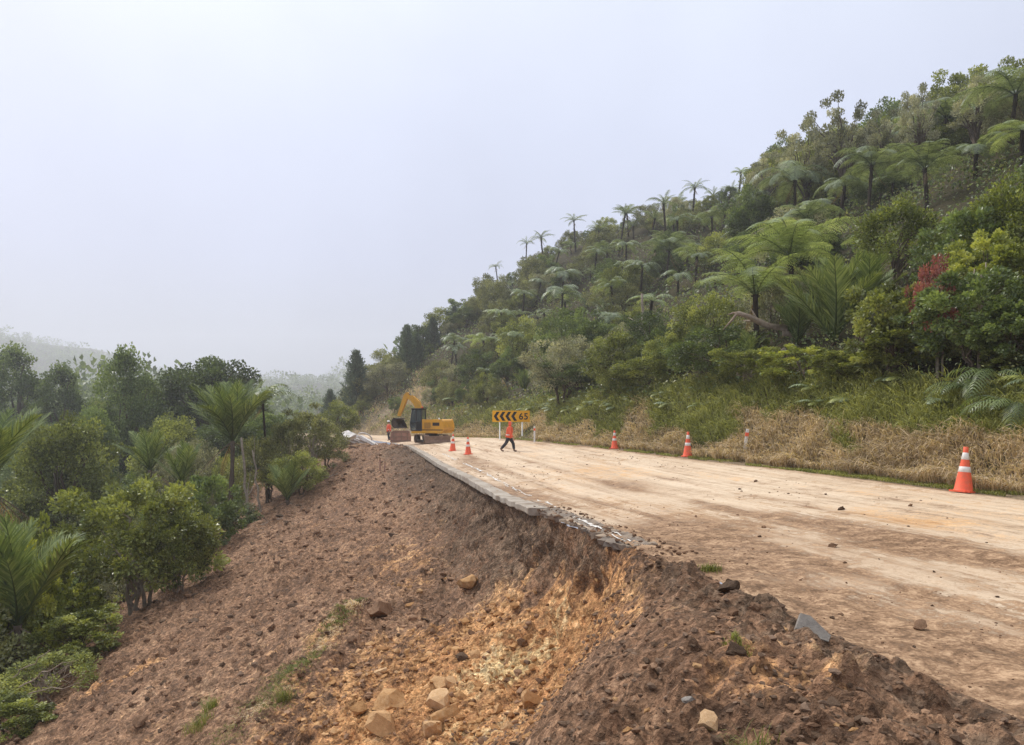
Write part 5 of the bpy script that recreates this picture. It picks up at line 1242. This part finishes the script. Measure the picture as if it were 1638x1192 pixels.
    for q, (a, b, c, d_) in LG.items():
        j.update({q+'h': (a, .125), q+'k': (b, .095), q+'a': (tuple(np.array(c)+np.array([0, 0, .04])), .082)}); kk += [('w', q+'h'), (q+'h', q+'k'), (q+'k', q+'a')]
    skin('trousers', j, kk, M['navy'], P, 2)
    for q, (a, b, c, d_) in LG.items():
        skin('boot', {'t': (tuple(np.array(c)+np.array([0, 0, .12])), .062), 'a': (tuple(np.array(c)-np.array([0, 0, .02])), (.055, .05)), 'b': (tuple((np.array(c)+np.array(d_))/2-np.array([0, 0, .02])), (.05, .042)), 'c': (d_, (.045, .036))}, [('t', 'a'), ('a', 'b'), ('b', 'c')], M['boot'], P, 1)
    hc = np.array(tors(.745, .015)); fz = MB(); box(fz, hc+np.array([.105, 0, -.005]), (.03, .028, .05)); fz.build('nose', M['skin'], P)
    for sd in (-1, 1):
        ey_ = MB(); lathe(ey_, [(0, -.01), (.009, -.005), (.009, .005), (0, .01)], 8, hc+np.array([.092, sd*.032, .022])); ey_.build('eye', M['black'], P)
    mo = MB(); box(mo, hc+np.array([.095, 0, -.045]), (.012, .05, .009)); mo.build('mouth', M['rust'], P)
    if hood:
        skin('hood', {'n': (tors(.55, -.02), (.10, .09)), 'a': (tors(.66, -.02), (.105, .11)), 'b': (tors(.77, -.03), (.108, .115)), 'c': (tors(.85, -.03), (.085, .085))}, [('n', 'a'), ('a', 'b'), ('b', 'c')], M['orange'], P, 2)
    else:
        hh = MB(); lathe(hh, [(.165, 0), (.16, .012), (.128, .018), (.125, .06), (.10, .115), (.05, .145), (0, .15)], 20, hc+np.array([0, 0, .055])); hh.build('hard_hat', M['white'], P, True)
        hr = MB(); lathe(hr, [(.085, 0), (.095, .04), (.10, .09), (.09, .1)], 14, hc+np.array([-.012, 0, -.02])); hr.build('hair', M['hair'], P, True)
person(814, 723, 51, 'hooded worker in orange jacket walking across the muddy road', R(-14), .72, True, .14)
person(622, 705, 31, 'worker in orange jacket and white hard hat standing left of the excavator', R(-150), .12)

# white rubble, planks and stakes at the far end of the slip
rr = random.Random(5)
def chunk(px, py, dims, rot, label, name='concrete_slab', mat='rubble', cat='rubble', group='pieces of the white rubble heap', lift=0.):
    x, y, z, g = solve(px, py, lift); bm = bmesh.new(); bmesh.ops.create_cube(bm, size=1)
    bmesh.ops.subdivide_edges(bm, edges=bm.edges[:], cuts=2, use_grid_fill=True)
    for v in bm.verts: v.co = Vector((v.co.x*dims[0]*(1+rr.uniform(-.12, .12)), v.co.y*dims[1]*(1+rr.uniform(-.12, .12)), v.co.z*dims[2]*(1+rr.uniform(-.15, .15))))
    me = bpy.data.meshes.new(name); bm.to_mesh(me); bm.free(); me.materials.append(M[mat])
    o = obj(name, me, None, (x, y, g1(x, y)+lift+dims[2]*.3), rot); return tag(o, label, cat, group)
for i, (px, py, d, rt, li) in enumerate([(549, 704, (1.6, 1.0, .3), (.2, -.5, .2), .5), (560, 706, (1.9, .8, .25), (.1, .4, .5), .25), (556, 700, (1.0, .9, .4), (.4, -.3, 1.), .85), (571, 706, (1.7, .9, .22), (-.2, .25, -.3), .3), (582, 708, (1.5, .8, .2), (.1, .35, .2), .15),
        (592, 708, (1.8, .5, .18), (0, .5, -.2), .25), (566, 699, (1.3, .25, .2), (.2, .6, .3), .7), (545, 708, (1.1, .9, .35), (.3, .1, .9), .15), (577, 701, (1.6, .22, .18), (0, .45, .1), .55)]):
    chunk(px, py, d, rt, lift=li, mat=('rubble', 'rubble', 'rubble', 'tan', 'rubble', 'rubble', 'timber', 'steel', 'rubble')[i], label=['topmost tilted slab of the white rubble heap', 'long slab in the middle of the white rubble heap', 'blocky white lump on the crown of the rubble heap', 'flat slab right of centre in the white rubble heap', 'low slab at the right end of the white rubble heap', 'slanting white beam at the right end of the rubble heap', 'thin timber beam poking out of the rubble heap', 'dark block at the left foot of the rubble heap', 'thin slanting white rail across the rubble heap'][i])
rg = MB(); a = np.linspace(0, 2*np.pi, 25); tube(rg, np.stack([.6*np.cos(a), 0*a, .36*np.sin(a)], -1), .06, 8, False)
x, y, z, g = solve(584, 700, .6); tag(rg.build('hoop', M['rubble'], None, True), 'white oval hoop lying against the rubble heap', 'rubble').location = (x, y, g1(x, y)+.6); bpy.data.objects['hoop'].rotation_euler = (.4, .4, .2)
def pole(name, a, b, r0, r1, mat, label, cat, n=6, wob=.03, group=None, forks=0, seed=0):
    r_ = np.random.default_rng(seed); a, b = np.array(a, float), np.array(b, float); t_ = np.linspace(0, 1, 8)[:, None]; L_ = np.linalg.norm(b-a)
    pts = (b-a)*t_+r_.normal(size=(8, 3))*wob*L_*np.sin(t_*3.14); mb = MB(); tube(mb, pts, np.linspace(r0, r1, 8)*(1+.08*r_.normal(size=8)), n+2)
    for k in range(forks):
        i = r_.integers(2, 8); d = (b-a)/L_*.6+r_.normal(size=3)*.5; q = pts[i]; ll = L_*r_.uniform(.15, .35)
        tube(mb, [q, q+d*ll*.5+r_.normal(size=3)*.03, q+d*ll], [r0*.4, r0*.28, r0*.1], 5)
    o = mb.build(name, M[mat], None, True); o.location = a; return tag(o, label, cat, group)
def pp(px, py, y, dz=0.): return ((px-CX)/F*y, y, (HY-py)/F*y+dz)
x, y, z, g = solve(556, 716); 
def plank(px0, py0, px1, py1, label):
    a, b = solve(px0, py0), solve(px1, py1); c = [(a[i]+b[i])/2 for i in range(3)]; L_ = math.dist(a[:3], b[:3]); o = bevelled(box(MB(), (0, 0, 0), (L_, .22, .07)), 'timber_plank', M['timber'], None, .01, 1)
    o.location = (c[0], c[1], max(g1(c[0], c[1]), c[2])+.10); o.rotation_euler = (0, -math.asin((b[2]-a[2])/L_), math.atan2(b[1]-a[1], b[0]-a[0])); tag(o, label, 'plank')
plank(556, 717, 598, 711, 'long brown timber plank lying below the white rubble'); plank(545, 714, 572, 716, 'short timber plank end left of the long one')
for i, (px, b_, t_, lab) in enumerate([(608, 757, 736, 'left of the two short stakes standing in the slip'), (615, 756, 738, 'right of the two short stakes standing in the slip')]):
    p = scar_pt(px, b_); h = (b_-t_)*p.y/F
    s_ = thing('survey_stake', lab, 'stake', (p.x, p.y, p.z), .3*i, 'stakes standing in the slip', None, (.04, .05*i, 0))
    bevelled(box(MB(), (0, 0, h/2-.1), (.07, .05, h+.2)), 'stake', M['rust'], s_, .008, 1); bevelled(box(MB(), (0, 0, h), (.078, .058, .10)), 'painted_tip', M['timber'], s_, .008, 1)

# logs, bare trunks and fallen branches
yq = solve(1250, 545, .7, 8)[1]; yl = solve(1225, 590, .15, 8)[1]; print('log', yq, yl)
pole('fallen_log', pp(1292, 540, yq+.3), pp(1180, 501, yq-.4), .17, .10, 'deadwood', 'weathered fallen log jutting left from the palm clump', 'log', 10, .03, None, 4, 3)
pole('fallen_log', pp(1255, 560, yl+.5), pp(1214, 582, yl), .10, .08, 'deadwood', 'short broken log end below the jutting log', 'log', 8, .01, None, 0, 4)
pole('fallen_log', pp(1197, 590, yl), pp(1180, 598, yl-.2), .09, .08, 'bark_pale', 'grey stump end at the lower left of the log pile', 'log', 8, .01, None, 0, 5)
def upright(px, py0, py1, y, r0, lab, dx=0, mat='bark_pale', forks=2, seed=0):
    if px > CX: y = solve(px, py1, .05, 8)[1]
    a = pp(px, py1, y); b = pp(px+dx, py0, y+.2); g = g1(a[0], y); a = (a[0], y, min(a[2], g)-.1) if a[2] < g+1.5 else (a[0], y, g-.1)
    pole('bare_trunk', a, b, r0, r0*.6, mat, lab, 'tree trunk', 7, .012, None, forks, seed)
upright(1030, 470, 578, 30, .13, 'pale bare trunk standing beside the ragged yellowing fern', -3, seed=6)
upright(1566, 440, 585, 17, .05, 'slim pale trunk in the dark gap near the right edge', 4, seed=7)
upright(1583, 420, 560, 17.6, .035, 'thinner sapling trunk right of the slim pale one', -6, seed=8, forks=4)
upright(1500, 430, 600, 18.2, .04, 'thin trunk carrying the crimson leaves', 2, seed=9)
upright(1545, 430, 575, 17.8, .03, 'leaning sapling left of the slim pale trunk', 14, seed=10, forks=3)
upright(398, 700, 832, 42.5, .10, 'bare pale trunk leaning beside the tall palm trunk', -12, seed=11)
upright(418, 720, 826, 42, .07, 'thin bare stem right of the leaning pale trunk', -14, seed=12)
upright(1442, 335, 400, 29, .05, 'bare grey stem under the yellow-green tree', 0, seed=13)
for i, (a, b, y, r0, lab) in enumerate([((395, 862), (452, 838), 38, .06, 'root stub torn out along the upper edge of the slip'), ((408, 850), (420, 892), 37, .035, 'dangling root hanging over the red earth'), ((390, 855), (400, 888), 36.5, .03, 'thin dangling root left of the thicker one'), ((505, 790), (540, 760), 47, .06, 'fallen branch lying along the slip edge near the road end'),
        ((350, 915), (390, 897), 30, .02, 'white stick lying on the slip below the bushes'), ((455, 798), (470, 826), 41, .035, 'bent dead branch under the young palm'), ((30, 1100), (100, 1060), 17.5, .022, 'bare grey branch sweeping through the lower left shrub'), ((20, 1085), (80, 1040), 17.8, .018, 'higher grey branch in the lower left shrub'), ((40, 1112), (130, 1092), 17.2, .016, 'lowest grey branch in the lower left shrub')]):
    A, B = pp(*a, y), pp(*b, y); A = (A[0], A[1], max(A[2], g1(A[0], y)+.02)); B = (B[0], B[1], max(B[2], g1(B[0], y)+.03))
    pole('fallen_branch', A, B, r0, r0*.5, 'white' if i == 4 else 'deadwood', lab, 'branch', 5, .03, None, 0 if i in (1, 2, 4) else 3, 30+i)

# ------------------------------------------------------------------ rocks, clods, tufts
def ico(level):
    bm = bmesh.new(); bmesh.ops.create_icosphere(bm, subdivisions=level, radius=1); v = np.array([q.co[:] for q in bm.verts]); f = np.array([[q.index for q in p.verts] for p in bm.faces]); bm.free(); return v, f
ICO = {k: ico(k) for k in (1, 2, 3)}
def rock_verts(level, seed, flat=1., crag=.32):
    v, f = ICO[level]; r = np.random.default_rng(seed); d = v.copy()
    for _ in range(16):                                            # knock flat facets off a ball
        n = norm(r.normal(size=3)); h = r.uniform(.36, .8); k = d@n; d = np.where((k > h)[:, None], d-(k-h)[:, None]*n, d)
    d *= (1+crag*fbm(v[:, 0]*1.6+seed, v[:, 1]*1.6, v[:, 2]*1.6, seed, 3))[:, None]
    return d*np.array([r.uniform(.85, 1.25), r.uniform(.8, 1.1), r.uniform(.6, .85)*flat]), f
def rock_mesh(name, mat, seed, level=3, flat=1.):
    v, f = rock_verts(level, seed, flat); return MB().add(v, f, .5).mesh(name, M[mat], False, 'tint')
RK = {m_: [rock_mesh('rock', m_, 600+i*7+k*31, 2) for i in range(5)] for k, m_ in enumerate(('clod_brown', 'clod_orange', 'clod_dark', 'clod_grey', 'clod_pale'))}
CL = {m_: [MB().add(*rock_verts(3, 800+i*3+k*17, .9, .5), .5).mesh('soil_clod', M[m_], False, 'tint') for i in range(4)] for k, m_ in enumerate(('clod_brown', 'clod_orange', 'clod_dark', 'clod_grey', 'clod_pale'))}
rr = random.Random(9)
ROCKS = []
def rock(px, py, d, mat, label, group=None, name='rock', sink=.3, rot=None, flat=1.):
    p = scar_pt(px, py) if px < 1040 or py > 850 else None
    x, y, z, g = solve(px, py)
    if x > float(xl(y)): p = Vector((x, y, rz1(x, y)))
    s_ = d*.5*p.y/F
    o = obj(name, rr.choice((CL if name == 'soil_clod' else RK)[mat]), None, (p.x, p.y, p.z+s_*(.55-sink)), rot or (rr.uniform(-.5, .5), rr.uniform(-.5, .5), rr.random()*6.28), (s_, s_, s_*flat)); ROCKS.append((px, py, d))
    return tag(o, label, 'rock' if name != 'soil_clod' else 'soil clod', group)
for px, py, d, mt, lab in [(697, 1097, 46, 'clod_orange', 'pale orange boulder, upper of the two leaning together in the bowl'), (707, 1128, 46, 'clod_orange', 'deep orange boulder just below the pale leaning one'), (627, 1130, 46, 'clod_orange', 'rough orange boulder left of the leaning pair'),
    (609, 1172, 58, 'clod_orange', 'layered pale boulder at the bottom edge, lowest left in the bowl'), (713, 1154, 50, 'clod_orange', 'flat-topped orange boulder below the leaning pair'), (848, 1105, 40, 'clod_orange', 'pale round boulder at the foot of the smooth cut face'), (868, 1120, 26, 'clod_orange', 'smaller stone touching the pale round boulder'),
    (748, 940, 34, 'clod_orange', 'flattish reddish slab of rock in the upper bowl'), (605, 987, 38, 'clod_brown', 'brown clod mass left of the upper bowl'), (741, 1046, 24, 'clod_dark', 'black stone in the middle of the bowl floor'), (762, 1046, 20, 'clod_orange', 'small pale stone right of the black one'), (722, 1090, 24, 'clod_orange', 'small orange stone touching the pale leaning boulder'),
    (690, 1182, 44, 'clod_orange', 'broad pale rock at the bottom edge of the bowl'), (812, 1150, 24, 'clod_orange', 'small pale rock at the bottom right of the bowl'), (575, 1140, 28, 'clod_orange', 'orange rock left of the rough boulder'), (835, 1020, 20, 'clod_brown', 'dark red stone in the pale sand'), (930, 1052, 18, 'clod_dark', 'dark wedge of soil on the edge of the cut face'),
    (1136, 1130, 40, 'clod_orange', 'pale yellowish stone on the berm at the bottom'), (1103, 1118, 20, 'clod_grey', 'little pink-white stone left of the yellowish one'), (735, 1108, 20, 'clod_orange', 'small stone on the right of the deep orange boulder'), (797, 1120, 24, 'clod_orange', 'pale stone left of the round boulder'), (1408, 1070, 34, 'clod_orange', 'orange clay lump on the muddy shoulder'), (1470, 1010, 22, 'clod_brown', 'brown clod alone on the pale road near the right side')]:
    rock(px, py, d*1.45, 'clod_pale' if mt == 'clod_orange' and 'pale' in lab else mt, lab)
for px, py, d, lab in [(1165, 945, 42, 'dark soil clod on the berm crest, uppermost of three'), (1172, 972, 36, 'brown soil clod below the uppermost on the berm crest'), (1207, 977, 36, 'soil clod right of the other two on the berm crest'), (1180, 1042, 52, 'big dark sod below the grass tuft on the berm'), (1150, 1165, 46, 'dark clod under the yellowish stone at the bottom'), (1330, 1105, 34, 'dark clod on the road side of the berm'), (1345, 815, 16, 'dark clod on the road in front of the right bank'), (1333, 880, 18, 'brown clod on the road near the berm')]:
    rock(px, py, d, 'clod_dark' if 'dark' in lab else 'clod_brown', lab, None, 'soil_clod')
# the loose slab of seal lying on the berm
x, y, z, g = solve(1297, 1012); s_ = 58*y/F
bm = bmesh.new(); out = [(-.5, -.1), (-.2, .42), (.08, .36), (.5, -.22), (.36, -.42), (-.1, -.3)]
vs = [bm.verts.new((a*s_, b*s_, .06*s_)) for a, b in out]; f_ = bm.faces.new(vs); ex_ = bmesh.ops.extrude_face_region(bm, geom=[f_]); bmesh.ops.translate(bm, vec=(0, 0, -.14*s_), verts=[q for q in ex_['geom'] if isinstance(q, bmesh.types.BMVert)]); bmesh.ops.recalc_face_normals(bm, faces=bm.faces); bmesh.ops.bevel(bm, geom=bm.edges[:], offset=.012*s_, segments=1, affect='EDGES')
me = bpy.data.meshes.new('slab_fragment'); bm.to_mesh(me); bm.free(); me.materials.append(M['clod_grey'])
tag(obj('slab_fragment', me, None, (x, y, max(rz1(x, y), float(scar_at(x, y)[2][0]) if x < float(xl(y)) else -9)+.06), (.75, .12, .1)), 'flat grey angular slab fragment lying on the berm beside the road', 'slab')
# many loose rocks, alike
spots = []
def scatter(n, box_, dmin, dmax, mats, label, group, name='rock', keep=None):
    k, tries = 0, 0
    while k < n and tries < n*30:
        tries += 1; px, py = rr.uniform(box_[0], box_[2]), rr.uniform(box_[1], box_[3]); d = dmin+(dmax-dmin)*rr.random()**2.2
        if keep and not keep(px, py): continue
        if any(abs(px-a)+abs(py-b) < (c+d)*.7 for a, b, c in ROCKS): continue
        mt = rr.choice(mats); o = rock(px, py, d, mt, None, group, name); FILL.append((o, px, py, label % {'clod_orange': 'orange', 'clod_pale': 'pale orange', 'clod_brown': 'brown', 'clod_dark': 'dark', 'clod_grey': 'grey'}[mt])); k += 1
inb = lambda px, py: px < 985-(py-950)*.6 and px > 600-(py-960)*.75 and (py > 930 or px > 640)
scatter(95, (480, 900, 980, 1190), 9, 28, ['clod_orange', 'clod_pale', 'clod_brown'], 'loose %s stone', 'loose stones on the bowl floor', keep=inb)
scatter(45, (560, 1020, 900, 1190), 10, 30, ['clod_pale', 'clod_orange'], 'loose %s stone', 'loose stones on the bowl floor', keep=inb)
insl = lambda px, py: px > 345-(py-900)*1.05+20 and px < 600-(py-960)*.75 and px < 640
scatter(110, (120, 800, 660, 1190), 7, 17, ['clod_brown', 'clod_brown', 'clod_dark', 'clod_brown', 'clod_brown'], 'loose %s clod', 'loose clods on the brown slip slope', 'soil_clod', keep=insl)
scatter(50, (140, 1000, 560, 1190), 14, 34, ['clod_brown', 'clod_brown', 'clod_dark'], 'large %s clod', 'loose clods on the brown slip slope', 'soil_clod', keep=insl)
scatter(60, (980, 900, 1400, 1190), 8, 22, ['clod_brown', 'clod_dark', 'clod_dark', 'clod_orange'], 'loose %s clod', 'loose clods on the berm', 'soil_clod', keep=lambda px, py: px > 1010-(py-900)*.3 and px < 1150+(py-900)*1.15)
scatter(40, (1000, 770, 1630, 1150), 5, 11, ['clod_brown', 'clod_dark'], 'small %s road clod', 'clods on the road', 'soil_clod', keep=lambda px, py: px > 1120+(py-900)*1.15)
# everything smaller: one mass for each kind
def rubble(name, mat, x, y, z, size, label, seed, level=1):
    r = np.random.default_rng(seed); mb = MB(); pv_ = [rock_verts(level, seed*10+i, .9) for i in range(6)]; n = len(x); kind_ = r.integers(0, 6, n)
    for i in range(6):
        q = np.nonzero(kind_ == i)[0]; v, f = pv_[i]; a = r.random(len(q))*6.28; b = r.normal(size=len(q))*.5; c, s_ = np.cos(a)[:, None], np.sin(a)[:, None]; cb, sb = np.cos(b)[:, None], np.sin(b)[:, None]
        X, Y, Z = v[:, 0][None], v[:, 1][None], v[:, 2][None]; Y, Z = Y*cb-Z*sb, Y*sb+Z*cb; X, Y = X*c-Y*s_, X*s_+Y*c
        P = np.stack([X, Y, Z*.8+.05], -1)*size[q][:, None, None]+np.stack([x[q], y[q], z[q]], -1)[:, None]
        mb.add(P.reshape(-1, 3), (f[None]+(np.arange(len(q))*len(v))[:, None, None]).reshape(-1, 3), np.repeat(r.random(len(q)), len(v)))
    tag(mb.build(name, M[mat], None, False, 'tint'), label, 'soil', kind='stuff')
r = np.random.default_rng(12)
def slip_samples(n, y0, y1, u0, u1):
    y = np.exp(r.uniform(math.log(y0), math.log(y1), n)); u = r.uniform(u0, u1, n); return scar_xyz(u, y)+(u,)
def sizes(y, n, a=.012, b=.05): return (a+(b-a)*1.7*r.random(n)**6)*np.clip(y/11, .55, 2.6)
x, y, z, u = slip_samples(8500, 6.5, 60, -12, -.3); rubble('soil_crumbs', 'clod_brown', x, y, z, sizes(y, 8500, .010, .07), 'crumbled brown soil over the slip', 41)
x, y, z, u = slip_samples(1500, 6.5, 60, -12, -.3); rubble('soil_crumbs', 'clod_dark', x, y, z, sizes(y, 1500, .010, .07), 'dark crumbled topsoil over the slip', 42)
x, y, z, u = slip_samples(9000, 7.0, 17, -6, -.3); k = (.95*blob(x, y, -.6, 11.5, 2.6, 3.6, .35)+.8*blob(x, y, -1.6, 9.3, 2.2, 2.2)) > .42; rubble('clay_stones', 'clod_orange', x[k], y[k], z[k], sizes(y[k], int(k.sum()), .015, .075), 'orange stones and crumbs on the bowl floor', 43)
x, y, z, u = slip_samples(5200, 2.6, 9.8, -2.3, 0); rubble('berm_crumbs', 'clod_dark', x, y, z, sizes(y, 5200, .012, .06), 'dark crumbs of soil on the berm', 44)
x, y, z, u = slip_samples(2600, 2.6, 9.8, -2.3, 0); rubble('berm_crumbs', 'clod_brown', x, y, z, sizes(y, 2600, .012, .06), 'brown crumbs of soil on the berm', 45)
y = r.uniform(8.6, 15, 420); x = xl(y)+r.uniform(-.12, .6, 420); rubble('edge_crumbs', 'clod_brown', x, y, road_z(x, y)+.012, .010+.06*r.random(420)**5, 'crumbs of soil along the torn road edge', 47)
n = 9000; y = np.exp(r.uniform(math.log(3), math.log(48), n)); v = r.random(n)**1.7; x = xl(y)+(xr(y)-xl(y))*v*.97+.05
k = (fbm(x*.9, y*.5, None, 111, 3)+.5*np.exp(-(x-xl(y))/1.)*(y < 12) > .16); x, y = x[k], y[k]
rubble('road_crumbs', 'clod_brown', x, y, road_z(x, y), (.005+.026*r.random(len(x))**5)*np.clip(y/11, .6, 2.2), 'small crumbs of mud dropped on the road', 46)
# tufts and the grassy strip on the slip
def tuft(px, py, wpx, label, n=240, ln=.25, mat='grass_green', seed=0):
    x0, y0, z0, g = solve(px, py); r_ = np.random.default_rng(seed); w = wpx*.5*y0/F; x = x0+r_.normal(size=n)*w*.36; y = y0+r_.normal(size=n)*w*.36; X, Y, Z = scar_at(x, y) if x0 < float(xl(y0)) else (x, y, road_z(x, y))
    o = grass('grass_tuft', mat, X, Y, Z, ln, .0032, (-.2, -.6, .1), label, seed, None, .75); del o['kind']; return o
tuft(1135, 920, 46, 'pale green grass tuft on the top of the berm', 260, .12, seed=51); tuft(1180, 1030, 50, 'grass tuft on the big dark sod', 220, .10, seed=52); tuft(1200, 1172, 60, 'straggling long grass tuft at the bottom of the berm', 160, .20, seed=53)
tuft(336, 1135, 30, 'bright yellow-green seedling tuft on the lower slip', 160, .35, 'leaf_yellow', 54); tuft(318, 1170, 50, 'leafy green tuft at the bottom left of the slip', 200, .4, 'grass_green', 55); tuft(455, 1120, 40, 'green tuft beside the grassy strip', 200, .3, 'grass_green', 56)
a, b = solve(582, 968), solve(375, 1192); t_ = r.random(5200)**.8; x = a[0]+(b[0]-a[0])*t_+r.normal(size=5200)*(.06+.22*t_); y = a[1]+(b[1]-a[1])*t_+r.normal(size=5200)*(.05+.16*t_)
k = fbm(x*2.2, y*2.2, None, 120, 2) > -.35; X, Y, Z = scar_at(x[k], y[k])
grass('grass_strip', 'grass_green', X, Y, Z, .17, .0042, (-.6, -.6, -.2), 'strip of slipped turf running down the slip to the bottom edge', 57, None, .5)
k = ~k; X, Y, Z = scar_at(x[k], y[k]); grass('grass_strip', 'grass_dry', X, Y, Z, .16, .004, (-.6, -.6, -.2), 'dry grass mixed into the slipped turf strip', 58, None, .5)

# labels that place each plant or stone by its nearest landmark
MARKS = [(690, 680, 'the excavator'), (817, 668, 'the chevron sign'), (814, 700, 'the walking worker'), (570, 698, 'the white rubble heap'), (570, 600, 'the lowest pine'), (660, 550, 'the pair of pines'), (745, 515, 'the dark rounded skyline tree'),
 (1235, 515, 'the jutting log'), (1335, 470, 'the largest palm clump'), (1272, 400, 'the flat umbrella fern'), (1213, 465, 'the black-stalked bright fern'), (1500, 430, 'the crimson shrub'), (1440, 335, 'the yellow-green tree'), (1500, 190, 'the large drooping skyline fern'), (1614, 150, 'the rightmost skyline fern'),
 (1272, 288, 'the drooping dark-trunked fern'), (1065, 402, 'the dark upright fern'), (897, 470, 'the broad domed fern'), (800, 428, 'the first ridge fern'), (988, 341, 'the sixth ridge fern'), (1106, 302, 'the tenth ridge fern'), (1030, 530, 'the pale bare trunk'), (900, 580, 'the large greyish shrub'), (776, 545, 'the pale fern cluster'),
 (1350, 200, 'the highest skyline tree'), (983, 705, 'the farthest verge cone'), (1100, 712, 'the cone by the grass hump'), (1541, 750, 'the nearest cone'), (1190, 710, 'the tilted marker post'), (855, 695, 'the white marker post'),
 (375, 660, 'the tall palm'), (205, 640, 'the domed canopy tree'), (335, 600, 'the tallest canopy tree'), (95, 710, 'the broad mid-green tree'), (225, 860, 'the large bushy shrub'), (60, 940, 'the broad left palm'), (75, 1070, 'the bare-branched shrub'), (460, 760, 'the young slip-edge palm'), (500, 700, 'the thin-stemmed olive shrub'), (20, 600, 'the far left skyline tree'),
 (697, 1097, 'the pale leaning boulder'), (627, 1130, 'the rough orange boulder'), (609, 1172, 'the lowest layered boulder'), (848, 1105, 'the pale round boulder'), (748, 940, 'the reddish rock slab'), (741, 1046, 'the black stone'), (605, 987, 'the brown clod mass'), (835, 985, 'the pale sand'), (1165, 950, 'the three berm clods'), (1297, 1012, 'the grey slab fragment'), (1136, 1130, 'the yellowish berm stone'), (1180, 1040, 'the big dark sod'),
 (611, 746, 'the two stakes'), (370, 905, 'the white stick'), (480, 1080, 'the turf strip'), (336, 1135, 'the yellow-green seedlings'), (430, 860, 'the torn root stub')]
WAY = ['right of', 'above right of', 'above', 'above left of', 'left of', 'below left of', 'below', 'below right of']
bk = {}
for o, px, py, ph in FILL:
    d, nm, mx_, my_ = min((math.hypot(px-a, py-b), nm, a, b) for a, b, nm in MARKS)
    w_ = WAY[int(round(math.atan2(my_-py, px-mx_)/(math.pi/4))) % 8]; bk.setdefault((ph, nm, w_), []).append((d, o))
NTH = ORD+['%dth' % k for k in range(15, 60)]
for (ph, nm, w_), l in bk.items():
    l.sort(key=lambda q: q[0])
    for i, (d, o) in enumerate(l): o['label'] = '%s %s %s' % (ph, w_, nm) if len(l) == 1 else ('%s %s %s %s' % ('nearest' if i == 0 else NTH[i]+' nearest', ph, w_, nm))
